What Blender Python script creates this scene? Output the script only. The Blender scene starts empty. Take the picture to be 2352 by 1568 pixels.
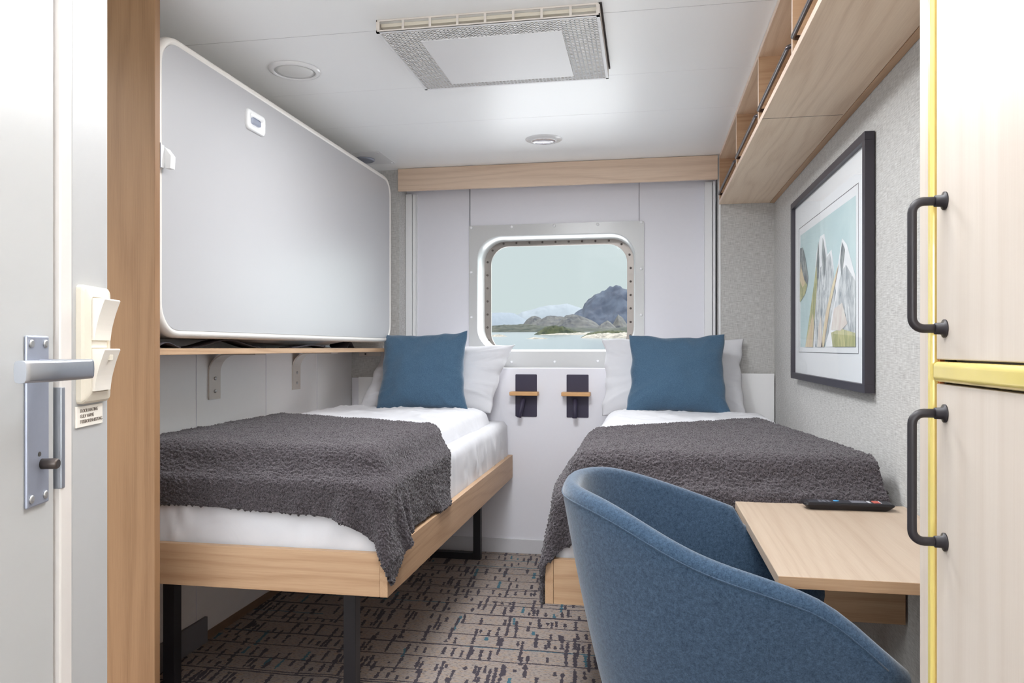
import bpy, bmesh, math, random
import numpy as np
from mathutils import Vector, Matrix, noise as mn
random.seed(7); PI = math.pi
sc = bpy.context.scene
COL = sc.collection

# ------------------------------------------------------------------ camera
F, CX, CY, H = 1729.0, 1176.0, 799.0, 1.153
YAW = math.atan(309 / 1729.0)
cs, sn = math.cos(YAW), math.sin(YAW)
cam = bpy.data.cameras.new('camera'); co = bpy.data.objects.new('camera', cam); COL.objects.link(co)
cam.sensor_width = 36; cam.lens = 36 * F / 2352; cam.shift_y = (CY - 784) / 2352
cam.clip_start = .02; cam.clip_end = 20000
co.location = (0, 0, H); co.rotation_euler = (PI / 2, 0, YAW)
sc.camera = co
def ray(x, y):
    a = (x - CX) / F; b = (CY - y) / F
    return Vector((a * cs - sn, a * sn + cs, b))
def tan_az(x): r = ray(x, 0); return r.x / r.y

# ------------------------------------------------------------------ node helper
class S:
    """socket wrapper with arithmetic"""
    def __init__(s, nt, sock): s.nt, s.k = nt, sock
    def _m(s, op, o=None, o2=None):
        n = s.nt.nodes.new('ShaderNodeMath'); n.operation = op
        s.nt.links.new(s.k, n.inputs[0])
        for i, v in ((1, o), (2, o2)):
            if v is None: continue
            if isinstance(v, S): s.nt.links.new(v.k, n.inputs[i])
            else: n.inputs[i].default_value = v
        return S(s.nt, n.outputs[0])
    def __add__(s, o): return s._m('ADD', o)
    def __sub__(s, o): return s._m('SUBTRACT', o)
    def __mul__(s, o): return s._m('MULTIPLY', o)
    def __truediv__(s, o): return s._m('DIVIDE', o)
    def gt(s, o): return s._m('GREATER_THAN', o)
    def lt(s, o): return s._m('LESS_THAN', o)
    def floor(s): return s._m('FLOOR')
    def fract(s): return s._m('FRACT')
    def sin(s): return s._m('SINE')
    def abs(s): return s._m('ABSOLUTE')
    def max(s, o): return s._m('MAXIMUM', o)
    def min(s, o): return s._m('MINIMUM', o)
    def pow(s, o): return s._m('POWER', o)
class NT:
    def __init__(s, mat):
        s.m = mat; mat.use_nodes = True; s.nt = mat.node_tree; s.nt.nodes.clear()
        s.out = s.nt.nodes.new('ShaderNodeOutputMaterial')
        s.tc = s.nt.nodes.new('ShaderNodeTexCoord')
    def new(s, t, **kw):
        n = s.nt.nodes.new(t)
        for k, v in kw.items(): setattr(n, k, v)
        return n
    def link(s, a, b):
        s.nt.links.new(a.k if isinstance(a, S) else a, b)
    def obj(s): return s.tc.outputs['Object']
    def xyz(s, v=None):
        n = s.new('ShaderNodeSeparateXYZ'); s.link(v or s.obj(), n.inputs[0])
        return [S(s.nt, o) for o in n.outputs]
    def comb(s, x, y, z):
        n = s.new('ShaderNodeCombineXYZ')
        for i, v in enumerate((x, y, z)):
            if isinstance(v, S): s.link(v, n.inputs[i])
            else: n.inputs[i].default_value = v
        return n.outputs[0]
    def map(s, scale, loc=(0, 0, 0), v=None):
        n = s.new('ShaderNodeMapping'); n.inputs['Scale'].default_value = scale; n.inputs['Location'].default_value = loc
        s.link(v or s.obj(), n.inputs[0]); return n.outputs[0]
    def noise(s, v, scale=1, detail=3, rough=.5, dist=0):
        n = s.new('ShaderNodeTexNoise'); s.link(v, n.inputs['Vector'])
        n.inputs['Scale'].default_value = scale; n.inputs['Detail'].default_value = detail
        n.inputs['Roughness'].default_value = rough; n.inputs['Distortion'].default_value = dist
        return S(s.nt, n.outputs[0])
    def voro(s, v, scale=1, feature='F1'):
        n = s.new('ShaderNodeTexVoronoi', feature=feature); s.link(v, n.inputs['Vector']); n.inputs['Scale'].default_value = scale
        return S(s.nt, n.outputs['Distance'])
    def white(s, v):
        n = s.new('ShaderNodeTexWhiteNoise'); s.link(v, n.inputs['Vector'])
        q = s.new('ShaderNodeSeparateColor'); s.link(n.outputs['Color'], q.inputs[0])
        return [S(s.nt, o) for o in q.outputs]
    def mix(s, f, a, b):
        n = s.new('ShaderNodeMix', data_type='RGBA')
        s.link(f, n.inputs[0]) if isinstance(f, S) else setattr(n.inputs[0], 'default_value', f)
        for i, c in ((6, a), (7, b)):
            if isinstance(c, (tuple, list)): n.inputs[i].default_value = (*c[:3], 1)
            else: s.link(c, n.inputs[i])
        return n.outputs[2]
    def ramp(s, f, stops):
        n = s.new('ShaderNodeValToRGB'); s.link(f, n.inputs[0]); e = n.color_ramp.elements
        while len(e) < len(stops): e.new(.5)
        for i, (p, c) in enumerate(stops): e[i].position = p; e[i].color = (*c[:3], 1)
        return n.outputs[0]
    def bump(s, h, strength=.3, dist=.002):
        n = s.new('ShaderNodeBump'); s.link(h, n.inputs['Height']); n.inputs['Strength'].default_value = strength
        n.inputs['Distance'].default_value = dist; return n.outputs[0]
    def bsdf(s, col, rough=.5, metal=0, normal=None, spec=.5, sheen=0, coat=0):
        n = s.new('ShaderNodeBsdfPrincipled')
        if isinstance(col, (tuple, list)): n.inputs['Base Color'].default_value = (*col[:3], 1)
        else: s.link(col, n.inputs['Base Color'])
        if isinstance(rough, S): s.link(rough, n.inputs['Roughness'])
        else: n.inputs['Roughness'].default_value = rough
        n.inputs['Metallic'].default_value = metal; n.inputs['Specular IOR Level'].default_value = spec
        n.inputs['Sheen Weight'].default_value = sheen; n.inputs['Coat Weight'].default_value = coat
        if normal: s.link(normal, n.inputs['Normal'])
        s.link(n.outputs[0], s.out.inputs[0]); return n
def lin(r, g, b):
    f = lambda c: (c / 255 / 12.92) if c / 255 <= .04045 else ((c / 255 + .055) / 1.055) ** 2.4
    return (f(r), f(g), f(b))
M = {}
def mat(name, rgb, rough=.5, metal=0, spec=.5, speckle=.03, scale=60, bump=0, coat=0, sheen=0):
    """plain paint, plastic or metal with a trace of uneven tone"""
    m = bpy.data.materials.new(name); t = NT(m); c = lin(*rgb)
    nz = t.noise(t.obj(), scale, 3)
    col = t.mix(nz, tuple(x * (1 - speckle) for x in c), tuple(min(1, x * (1 + speckle)) for x in c))
    nrm = t.bump(t.noise(t.obj(), scale * 6, 2), bump, .001) if bump else None
    t.bsdf(col, rough, metal, nrm, spec, sheen, coat); M[name] = m; return m
def wood(name, axis, light, dark, rough=.45, seed=0., figure=1., fine=1.):
    m = bpy.data.materials.new(name); t = NT(m)
    a = [1., 1., 1.]
    def sc3(al, ac):
        v = [ac] * 3; v[axis] = al; return tuple(v)
    base = t.map(sc3(.55, 5), (seed, seed * 2, seed * 3))
    warp = t.noise(base, 1.0, 2, .5)
    x, y, z = t.xyz(); q = [x, y, z]; ac = [q[i] for i in range(3) if i != axis]
    s0 = ac[0] + ac[1]
    rings = ((s0 * (150 * figure) + warp * (62 * figure)).sin() * .5 + .5)
    wide = t.noise(t.map(sc3(.5, 14), (seed, 1, 2)), 1, 3, .55)
    fib = t.noise(t.map(sc3(6, 260)), 1, 3, .6)
    pore = t.noise(t.map(sc3(14, 620)), 1, 2, .5)
    h = rings.pow(2) * .17 + wide * .40 + fib * (.46 * fine) + pore * (.22 * fine) - .13
    col = t.ramp(h, [(.14, light), (.5, tuple((l * .6 + d * .4) for l, d in zip(light, dark))), (.9, dark)])
    t.bsdf(col, rough, 0, t.bump(fib + pore, .12, .0006), .4); M[name] = m; return m

OL, OD = lin(202, 169, 136), lin(155, 116, 83)
wood('oak_x', 0, OL, OD, seed=1.3); wood('oak_y', 1, OL, OD, seed=4.1); wood('oak_z', 2, lin(164, 127, 93), lin(122, 87, 58), seed=2.2, figure=.7)
wood('oak_table', 1, lin(196, 178, 159), lin(164, 140, 118), .38, seed=6.4)
wood('oak_shelf', 1, lin(240, 219, 194), lin(198, 168, 139), .45, seed=9.2, figure=.8)
wood('oak_door', 2, lin(212, 201, 190), lin(188, 171, 155), .42, seed=3.3, figure=.5, fine=.6)
wood('oak_edge', 1, lin(238, 215, 196), lin(214, 182, 155), .4, seed=5.5, fine=.5)
wood('oak_edge_z', 2, lin(238, 215, 196), lin(214, 182, 155), .4, seed=5.9, fine=.5)
mat('white_paint', (233, 233, 234), .45, speckle=.01)
mat('ceiling_white', (249, 250, 250), .38, speckle=.006, scale=4)
mat('white_gloss', (236, 236, 236), .22, speckle=.01)
mat('door_white', (190, 190, 189), .3, speckle=.008, scale=5)
mat('wall_panel', (240, 239, 239), .4, speckle=.01, bump=.03)
mat('grey_panel', (226, 225, 231), .45, speckle=.01, bump=.02)
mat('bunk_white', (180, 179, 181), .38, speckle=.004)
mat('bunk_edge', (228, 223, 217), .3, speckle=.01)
mat('cream_plastic', (222, 214, 198), .35, speckle=.01)
mat('switch_white', (240, 234, 224), .25, speckle=.005)
mat('brushed_steel', (196, 200, 208), .36, 1, speckle=.03, scale=120)
mat('plate_steel', (172, 177, 192), .42, .6, speckle=.03, scale=120)
mat('window_steel', (138, 131, 126), .38, .8, speckle=.08, scale=18)
mat('dark_screw', (96, 88, 84), .4, .8)
mat('bright_screw', (190, 190, 190), .3, .8)
mat('bracket_paint', (208, 200, 192), .35, speckle=.01)
mat('black_metal', (30, 28, 32), .4, .1, speckle=.04)
mat('handle_black', (42, 38, 42), .42, .1, speckle=.04)
mat('navy_metal', (50, 45, 66), .55, 0, speckle=.03)
mat('gunmetal', (92, 84, 84), .3, .85)
mat('frame_black', (56, 52, 60), .42, 0, speckle=.03)
mat('black_plastic', (28, 26, 30), .28, 0)
mat('remote_face', (46, 46, 52), .45, 0)
mat('key_grey', (110, 110, 118), .5)
mat('key_blue', (70, 150, 200), .5)
mat('key_red', (190, 96, 84), .5)
mat('key_white', (215, 215, 220), .5)
mat('yellow_lacquer', (226, 206, 120), .22, .1, speckle=.05, scale=14, coat=.5)
mat('amber_edge', (170, 92, 40), .4)
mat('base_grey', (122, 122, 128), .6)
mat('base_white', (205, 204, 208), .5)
mat('joint_grey', (190, 190, 190), .5)
mat('joint_pale', (233, 234, 234), .5)
mat('window_cover', (198, 198, 197), .25, speckle=.01)
mat('strap_black', (44, 38, 46), .7, bump=.2)
mat('text_brown', (110, 100, 92), .6)
mat('mat_board', (238, 240, 242), .8, speckle=.004)
mat('void_dark', (70, 66, 62), .8)
mat('dark_gap', (60, 52, 48), .7)
mat('reflector', (190, 186, 190), .18, .95)
mat('lens_white', (226, 226, 224), .18, speckle=.02, scale=20)
mat('dowel_wood', (206, 158, 106), .45, speckle=.06, scale=40)
mat('stain_brown', (130, 104, 84), .8, speckle=.3, scale=9)

def fabric_wall():
    m = bpy.data.materials.new('fabric_wall'); t = NT(m)
    x, y, z = t.xyz(); hlen = x + y
    hz = t.noise(t.comb(hlen * 30, z * 360, 0), 1, 2, .5)
    vt = t.noise(t.comb(hlen * 360, z * 30, 4), 1, 2, .5)
    big = t.noise(t.comb(hlen * 9, z * 14, 2), 1, 2, .5)
    h = hz * .58 + vt * .40 + big * .02
    col = t.ramp(h, [(.3, lin(158, 155, 152)), (.5, lin(190, 188, 185)), (.7, lin(214, 213, 210))])
    t.bsdf(col, .85, 0, t.bump(h, .35, .001), .2, .1); M['fabric_wall'] = m
fabric_wall()
def linen():
    m = bpy.data.materials.new('white_linen'); t = NT(m)
    n = t.noise(t.obj(), 9, 4, .55, .8); f = t.noise(t.obj(), 900, 1)
    big = t.noise(t.map((5, 2, 2)), 1, 3, .5, 1.2)
    col = t.mix(n, lin(207, 207, 212), lin(218, 217, 220))
    t.bsdf(col, .85, 0, t.bump(big * .9 + f * .03 + n * .25, .22, .02), .2, .15); M['white_linen'] = m
linen()
def felt(name, c1, c2, sc_=700, b=.4):
    m = bpy.data.materials.new(name); t = NT(m)
    n1 = t.noise(t.obj(), sc_, 2, .6); n2 = t.noise(t.obj(), sc_ * .35, 3, .6)
    h = n1 * .5 + n2 * .5
    col = t.ramp(h, [(.34, c1), (.66, c2)])
    t.bsdf(col, .9, 0, t.bump(h, b, .0012), .15, .35); M[name] = m
felt('chair_felt', lin(36, 56, 78), lin(72, 94, 117), 420)
felt('cushion_blue', lin(50, 76, 99), lin(80, 107, 130), 800)
def boucle():
    m = bpy.data.materials.new('boucle_grey'); t = NT(m)
    n = t.noise(t.obj(), 330, 3, .6, 1.); v = t.voro(t.obj(), 200)
    col = t.ramp(n, [(.36, lin(30, 26, 29)), (.64, lin(98, 91, 95))])
    t.bsdf(col, .95, 0, t.bump(n * .3 - v * .8, .6, .004), .1, .25); M['boucle_grey'] = m
boucle()
def carpet():
    m = bpy.data.materials.new('carpet'); t = NT(m)
    x0, y0, z0 = t.xyz()
    wob = t.noise(t.obj(), 7, 2, .5) - .5
    fz = t.noise(t.obj(), 160, 2, .6) - .5
    fz2 = t.noise(t.map((1, 1, 1), (5, 3, 1)), 150, 2, .6) - .5
    x = x0 + wob * .012 + fz * .006; y = y0 + wob * .02 + fz2 * .010
    dark = None; teal = None
    def add(a, b): return b if a is None else a.max(b)
    # long thin lines along x
    for per, off, w, thr in ((.118, .0, .068, .12), (.171, .07, .040, .28)):
        r = (y + off) / per; row = r.floor(); fr = r.fract()
        seg = (x / .62 + t.white(t.comb(row, 3.1 + off, 0))[0] * 7)
        wn = t.white(t.comb(row, seg.floor(), 7 + off))
        ln = fr.lt(w) * wn[0].gt(thr)
        dark = add(dark, ln * wn[1].lt(.88)); teal = add(teal, ln * wn[1].gt(.88))
    # short strokes along y, in rows
    for per, off, cw, wid, pres in ((.118, .0, .036, .42, .44), (.171, .05, .050, .36, .55), (.236, .11, .043, .36, .68)):
        r = (y + off) / per; row = r.floor(); fr = r.fract()
        xr = x / cw + t.white(t.comb(row, 9 + off, 1))[0] * 5 + fr * .35
        colm = xr.floor(); fx = xr.fract()
        wn = t.white(t.comb(colm, row, 2 + off)); wm = t.white(t.comb(colm, row, 5 + off))
        ww = (t.noise(t.comb(colm * 3.7, y * 60, row), 1, 1) - .20) * 1.2
        st = (fx - .5).abs().lt(ww * wid) * fr.gt(wn[1] * .35) * fr.lt(wn[2] * .55 + .45)
        st = st * wn[0].gt(pres)
        dark = add(dark, st * wm[0].lt(.92)); teal = add(teal, st * wm[0].gt(.92))
    fl = t.noise(t.map((70, 300, 1)), 1, 2, .5)
    flk = fl.gt(.575)
    pil = t.noise(t.obj(), 900, 2)
    warm = t.noise(t.map((30, 200, 1), (3, 3, 3)), 1, 2).gt(.55)
    base = t.mix(warm * .55, lin(164, 153, 146), lin(182, 150, 118))
    base = t.mix(flk * .8, base, lin(98, 90, 96))
    c = t.mix(teal, base, lin(50, 104, 122))
    c = t.mix(dark, c, lin(58, 52, 64))
    c = t.mix(pil * .25, c, lin(120, 112, 110))
    t.bsdf(c, .95, 0, t.bump(pil, .5, .002), .1, .1); M['carpet'] = m
carpet()
def glass(name, refl=.06, tint=(1, 1, 1)):
    m = bpy.data.materials.new(name); t = NT(m)
    tr = t.new('ShaderNodeBsdfTransparent'); tr.inputs[0].default_value = (*tint, 1)
    gl = t.new('ShaderNodeBsdfGlossy'); gl.inputs['Roughness'].default_value = .02
    fr = t.new('ShaderNodeLayerWeight'); fr.inputs[0].default_value = .5; fr_ = (S(t.nt, fr.outputs['Facing']).pow(4) * .30 + .025) * (refl / .06 if refl < .06 else 1) * (.15 if refl > .06 else 1)
    mx = t.new('ShaderNodeMixShader'); t.link(fr_, mx.inputs[0]); t.link(tr.outputs[0], mx.inputs[1]); t.link(gl.outputs[0], mx.inputs[2])
    t.link(mx.outputs[0], t.out.inputs[0]); M[name] = m
glass('pane_glass')
glass('window_glass', .012)

# ------------------------------------------------------------------ mesh helper
class MB:
    def __init__(s, mat_=None, xf=None): s.bm = bmesh.new(); s.mi = 0; s.xf = xf
    def _fin(s, vs):
        if s.xf is not None: bmesh.ops.transform(s.bm, matrix=s.xf, verts=vs)
    def box(s, x0, x1, y0, y1, z0, z1, bev=0, seg=2, rot=None):
        r = bmesh.ops.create_cube(s.bm, size=1); vs = r['verts']
        for v in vs:
            v.co = Vector(((x0 + x1) / 2 + v.co.x * (x1 - x0), (y0 + y1) / 2 + v.co.y * (y1 - y0), (z0 + z1) / 2 + v.co.z * (z1 - z0)))
        if rot is not None:
            c = Vector(((x0 + x1) / 2, (y0 + y1) / 2, (z0 + z1) / 2))
            bmesh.ops.transform(s.bm, matrix=Matrix.Translation(c) @ rot @ Matrix.Translation(-c), verts=vs)
        fs = set(f for v in vs for f in v.link_faces)
        for f in fs: f.material_index = s.mi
        if bev:
            es = list(set(e for v in vs for e in v.link_edges))
            r = bmesh.ops.bevel(s.bm, geom=es, offset=bev, segments=seg, profile=.5, affect='EDGES')
            vs = list(set(list(r['verts']) + [v for v in vs if v.is_valid]))
            vs = list(set(v for v in vs if v.is_valid))
        if s.xf is not None: s._fin([v for v in vs if v.is_valid])
        return s
    def grid(s, pts, cu=False, cv=False, flip=False, smooth=True):
        n, m = len(pts), len(pts[0])
        vs = [[s.bm.verts.new(p) for p in row] for row in pts]
        for i in range(n if cu else n - 1):
            for j in range(m if cv else m - 1):
                a, b, c, d = vs[i][j], vs[(i + 1) % n][j], vs[(i + 1) % n][(j + 1) % m], vs[i][(j + 1) % m]
                try:
                    f = s.bm.faces.new((a, d, c, b) if flip else (a, b, c, d)); f.smooth = smooth; f.material_index = s.mi
                except ValueError: pass
        s._fin([v for r in vs for v in r]); return vs
    def tube(s, path, r, seg=12, caps=True, closed=False):
        P = [Vector(p) for p in path]; n = len(P); rings = []
        up = None
        for i, p in enumerate(P):
            if closed: d = (P[(i + 1) % n] - P[i - 1]).normalized()
            else: d = (P[min(i + 1, n - 1)] - P[max(i - 1, 0)]).normalized()
            if up is None: up = d.orthogonal().normalized()
            up = (up - d * up.dot(d)).normalized(); w = d.cross(up)
            rr = r[i] if isinstance(r, (list, tuple)) else r
            rings.append([p + (up * math.cos(2 * PI * k / seg) + w * math.sin(2 * PI * k / seg)) * rr for k in range(seg)])
        vs = s.grid(rings, cu=closed, cv=True)
        if caps and not closed:
            for q, rev in ((vs[0], False), (vs[-1], True)):
                try:
                    f = s.bm.faces.new(q[::-1] if rev else q); f.material_index = s.mi
                except ValueError: pass
        return s
    def lathe(s, prof, c, axis='z', seg=32, caps=True):
        rings = []
        for r, h in prof:
            ring = []
            for k in range(seg):
                a = 2 * PI * k / seg; u, v = r * math.cos(a), r * math.sin(a)
                ring.append(Vector(c) + Vector({'z': (u, v, h), 'y': (u, h, v), 'x': (h, u, v)}[axis]))
            rings.append(ring)
        vs = s.grid(rings, cv=True)
        if caps:
            for q in (vs[0], vs[-1]):
                try: f = s.bm.faces.new(q); f.material_index = s.mi
                except ValueError: pass
        return s
    def poly(s, pts, smooth=False):
        vs = [s.bm.verts.new(p) for p in pts]; f = s.bm.faces.new(vs); f.material_index = s.mi; f.smooth = smooth
        s._fin(vs); return s
    def prism(s, pts, d):
        """closed outline pts extruded by vector d"""
        d = Vector(d); A = [s.bm.verts.new(p) for p in pts]; B = [s.bm.verts.new(Vector(p) + d) for p in pts]; n = len(A)
        fs = [s.bm.faces.new(A[::-1]), s.bm.faces.new(B)]
        for i in range(n): fs.append(s.bm.faces.new((A[i], A[(i + 1) % n], B[(i + 1) % n], B[i])))
        for f in fs: f.material_index = s.mi
        s._fin(A + B); return s
def wpos(o):
    v = Vector((0, 0, 0))
    while o is not None: v += o.location; o = o.parent
    return v
def obj(name, mb, m, parent=None, loc=(0, 0, 0), norm=True, smooth_angle=None):
    bm = mb.bm if isinstance(mb, MB) else mb
    org = wpos(parent) if parent else Vector(loc)
    if norm: bmesh.ops.recalc_face_normals(bm, faces=bm.faces)
    bmesh.ops.translate(bm, verts=bm.verts, vec=-org)
    me = bpy.data.meshes.new(name); bm.to_mesh(me); bm.free()
    for q in (m if isinstance(m, (list, tuple)) else [m]): me.materials.append(M[q])
    o = bpy.data.objects.new(name, me); COL.objects.link(o)
    if parent: o.parent = parent
    else: o.location = loc
    return o
def tag(o, label, cat, group=None, kind=None):
    o['label'] = label; o['category'] = cat
    if group: o['group'] = group
    if kind: o['kind'] = kind
    return o
def thing(name, label, cat, loc=(0, 0, 0), group=None):
    o = bpy.data.objects.new(name, None); COL.objects.link(o); o.location = loc; o.empty_display_size = .05
    return tag(o, label, cat, group)
def struct(name, mb, m, parent=None, label=None, loc=(0, 0, 0)):
    o = obj(name, mb, m, parent, loc)
    if not parent: o['kind'] = 'structure'
    if label: o['label'] = label
    return o
def shade(o):
    for p in o.data.polygons: p.use_smooth = True
    return o
def rrect(cx, cz, w, h, r, n=8):
    pts = []
    for (sx, sz, a0) in ((1, 1, 0), (-1, 1, 90), (-1, -1, 180), (1, -1, 270)):
        for k in range(n + 1):
            a = math.radians(a0 + 90 * k / n)
            pts.append((cx + sx * (w / 2 - r) + r * math.cos(a), cz + sz * (h / 2 - r) + r * math.sin(a)))
    return pts
def copy_tree(o, delta, parent=None):
    c = o.copy(); COL.objects.link(c)
    if parent: c.parent = parent
    else: c.location = o.location + Vector(delta)
    for ch in [k for k in list(COL.objects) if k.parent == o]: copy_tree(ch, delta, c)
    return c
def N3(x, y, z=0.): return mn.noise(Vector((x, y, z)))

# ------------------------------------------------------------------ room numbers
CEIL = 2.19; XL, XR = -1.71, .672; YB = 4.20; YP = 4.18; YR = 4.34; RX0, RX1 = -1.418, .380; LEDGE = 1.04
# entrance wall frame (oblique, holds the door)
WO = Vector((-.701, .829, 0)); WD = (Vector((-.725, .918, 0)) - Vector((-.658, .673, 0))).normalized(); WN = Vector((WD.y, -WD.x, 0))
EW = Matrix(((WD.x, WN.x, 0, WO.x), (WD.y, WN.y, 0, WO.y), (0, 0, 1, 0), (0, 0, 0, 1)))   # local: x along wall, y into the room
WEND = .0916; YF = -1.15

struct('floor', MB().box(-1.9, .9, YF - .1, YR + .1, -.08, 0), 'carpet')
struct('ceiling', MB().box(-1.9, .9, YF - .1, YR + .3, CEIL, CEIL + .06), 'ceiling_white')
# thin joints of the ceiling panels
for i, y in enumerate((2.345, 2.885, 3.35, 1.805)):
    b = MB(); b.box(-1.7, .38, y - .0010, y + .0010, CEIL - .0003, CEIL + .001)
    struct('trim_%d' % (i + 1), b, 'joint_grey' if i in (0, 3) else 'joint_pale', label='hairline joint between ceiling panels')
struct('wall_left', MB().box(XL - .08, XL, 1.9, YB + .2, 0, CEIL), 'wall_panel')
b = MB()
for y in (2.645, 3.185, 3.725):
    b.box(XL - .001, XL + .0015, y - .0022, y + .0022, .1, 1.16)
struct('trim_5', b, 'grey_panel', label='thin vertical joint strips between the white left wall panels')
struct('wall_right', MB().box(XR, XR + .08, YF, YB + .2, 0, CEIL), 'fabric_wall')
# back wall: fabric piers, recess sides and a recessed panel with the window opening
b = MB()
b.box(XL, RX0, YB, YR + .35, 0, CEIL)
b.box(RX1 + .004, XR, YB, YR + .35, 0, CEIL)
struct('wall_back', b, 'fabric_wall')
# recessed grey panel, hole for the window
WXc, WZc, WW, WH, WR = -.523, 1.472, .915, .672, .14
outer = [(RX0, LEDGE), (RX1 + .004, LEDGE), (RX1 + .004, CEIL), (RX0, CEIL)]
def ring_plate(mb, cx, cz, w, h, r, W, Hh, R, y, cx2=None, cz2=None):
    """flat plate (outer rounded rect W,Hh,R) with rounded hole (w,h,r) at depth y"""
    A = rrect(cx, cz, w, h, r, 10); B = rrect(cx if cx2 is None else cx2, cz if cz2 is None else cz2, W, Hh, R, 10)
    mb.grid([[(p[0], y, p[1]) for p in A], [(p[0], y, p[1]) for p in B]], cv=True, smooth=False)
b = MB()
ring_plate(b, WXc, WZc, WW, WH, WR, RX1 - RX0 + .004, CEIL - LEDGE, .001, YR, (RX0 + RX1) / 2, (LEDGE + CEIL) / 2)
struct('wall_recess', b, 'grey_panel')
b = MB(); b.box(XL + .01, XR - .004, YP, YB - .001, 0, .98); b.box(RX0 + .004, RX1, YP, YP + .018, .98, LEDGE - .006)
b.box(RX0 + .004, RX1, YP, YR, LEDGE - .006, LEDGE)
struct('wall_lower', b, 'grey_panel', label='grey white panel below the window with a ledge on top')
struct('trim_6', MB().box(-1.655, -1.15, YP - .014, YP - .001, .5, .985, .001), 'wall_panel', label='white headboard panel behind the left bed')
struct('trim_7', MB().box(-.05, XR - .006, YP - .014, YP - .001, .5, 1.017, .001), 'wall_panel', label='white headboard panel behind the right bed')
b = MB(); b.box(RX0 + .002, RX0 + .040, YR - .03, YR - .001, LEDGE, 2.07, .002); b.box(RX0 + .043, RX0 + .062, YR - .02, YR - .001, LEDGE, 2.07, .002); b.box(RX0 + .064, RX0 + .069, YR - .012, YR - .001, LEDGE, 2.07)
struct('trim_8', b, 'white_paint', label='white blind guide rail at the left of the window recess')
b = MB(); b.box(.317, .358, YR - .06, YR - .001, LEDGE, 2.07, .002); b.box(.361, .372, YR - .07, YR - .001, LEDGE, 2.07, .001)
struct('trim_9', b, 'white_paint', label='white blind guide rail at the right of the window recess')
struct('trim_10', MB().box(RX1 + .004, RX1 + .014, YB - .003, YB, LEDGE, CEIL, .001), 'white_paint', label='pale edge strip of the fabric wall beside the recess')
b = MB(); b.box(-1.029, -1.0255, YR - .0015, YR, LEDGE, CEIL); b.box(-.0435, -.040, YR - .0015, YR, LEDGE, CEIL)
b.box(-1.033, -1.0315, YR - .0015, YR, LEDGE, CEIL)
struct('trim_11', b, 'base_grey', label='vertical joint lines in the recessed grey panel')
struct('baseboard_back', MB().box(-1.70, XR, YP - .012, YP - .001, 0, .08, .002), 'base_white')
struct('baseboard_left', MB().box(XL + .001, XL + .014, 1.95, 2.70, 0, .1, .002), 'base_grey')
struct('trim_12', MB().box(XL, XL + .003, 2.70, 4.15, 0, .035), 'stain_brown', label='stained strip of bare wall where the baseboard ends')
struct('trim_13', MB().box(XR - .012, XR - .001, 1.15, 4.16, 0, .08, .002), 'base_white', label='baseboard of the right wall')

# window unit
Wn = struct('window_1', MB().box(-1.032, -.014, YR - .010, YR - .0005, LEDGE + .001, 1.874, 0), 'window_cover')
# cut by rebuilding as ring plate with thickness
bm = bmesh.new(); mbw = MB(); 
ring_plate(mbw, WXc, WZc, WW + .006, WH + .006, WR, 1.018, 1.874 - LEDGE, .008, YR - .010, -.523, (LEDGE + 1.874) / 2)
A = rrect(-.523, (LEDGE + 1.874) / 2, 1.018, 1.874 - LEDGE, .008, 10)
mbw.grid([[(p[0], YR - .010, p[1]) for p in A], [(p[0], YR, p[1]) for p in A]], cv=True, smooth=False)
# flared white reveal into the hull
def rr3(w, h, r, y, dz=0, dx=0): return [(p[0], y, p[1]) for p in rrect(WXc + dx, WZc + dz, w, h, r, 10)]
mbw.grid([rr3(WW + .006, WH + .006, .14, YR - .010), rr3(WW - .004, WH - .004, .137, YR - .002), rr3(WW - .016, WH - .016, .132, YR + .10), rr3(WW - .018, WH - .018, .13, YR + .162)], cv=True)
bmesh.ops.recalc_face_normals(mbw.bm, faces=mbw.bm.faces)
me = bpy.data.meshes.new('window_1'); mbw.bm.to_mesh(me); me.materials.append(M['window_cover']); Wn.data = me; mbw.bm.free(); bm.free()
Y5 = YR + .16
b = MB()
ring_plate(b, WXc - .001, WZc - .02, .822, .636, .112, WW - .014, .708, .13, Y5)
b.grid([rr3(.822, .636, .112, Y5, -.02), rr3(.822, .636, .112, Y5 + .02, -.02)], cv=True)
A1 = rr3(WW - .03, .69, .13, Y5 - .001, -.016); 
fr_ = obj('window_frame', b, 'window_steel', Wn); fr_['label'] = 'steel ring of the window with a row of screws'
b = MB()
for w_, h_, rad, yy in ((WW - .052, .676, .125, Y5 - .003),):
    pts = rrect(WXc - .001, WZc - .02, w_, h_, rad, 14)
    # even spacing along the outline
    L = [0.]
    for i in range(len(pts)):
        a, c = pts[i], pts[(i + 1) % len(pts)]; L.append(L[-1] + math.hypot(a[0] - c[0], a[1] - c[1]))
    nS = 36
    for k in range(nS):
        d = L[-1] * (k + .5) / nS; i = max(j for j in range(len(pts)) if L[j] <= d); t_ = (d - L[i]) / max(1e-9, L[i + 1] - L[i])
        a, c = pts[i], pts[(i + 1) % len(pts)]; px, pz = a[0] + (c[0] - a[0]) * t_, a[1] + (c[1] - a[1]) * t_
        obj('screw', MB().lathe([(.0065, yy + .002), (.0065, yy - .001), (.004, yy - .003), (.0001, yy - .0035)], (px, 0, pz), 'y', 10), 'dark_screw', fr_)
b = MB()
for px, py in ((1078, 523), (1175, 521), (1273, 518), (1373, 515), (1476, 510), (1079, 625), (1475, 617), (1079, 728), (1476, 723), (1175, 831), (1274, 830), (1373, 829)):
    r = ray(px, py); t_ = (YR - .012) / r.y; q = r * t_ + Vector((0, 0, H))
    obj('screw', MB().lathe([(.0085, .004), (.0085, -.001), (.006, -.003), (.0001, -.0036)], (min(max(q.x, -1.018), -.03), YR - .012, q.z), 'y', 14), 'white_paint', Wn)
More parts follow.
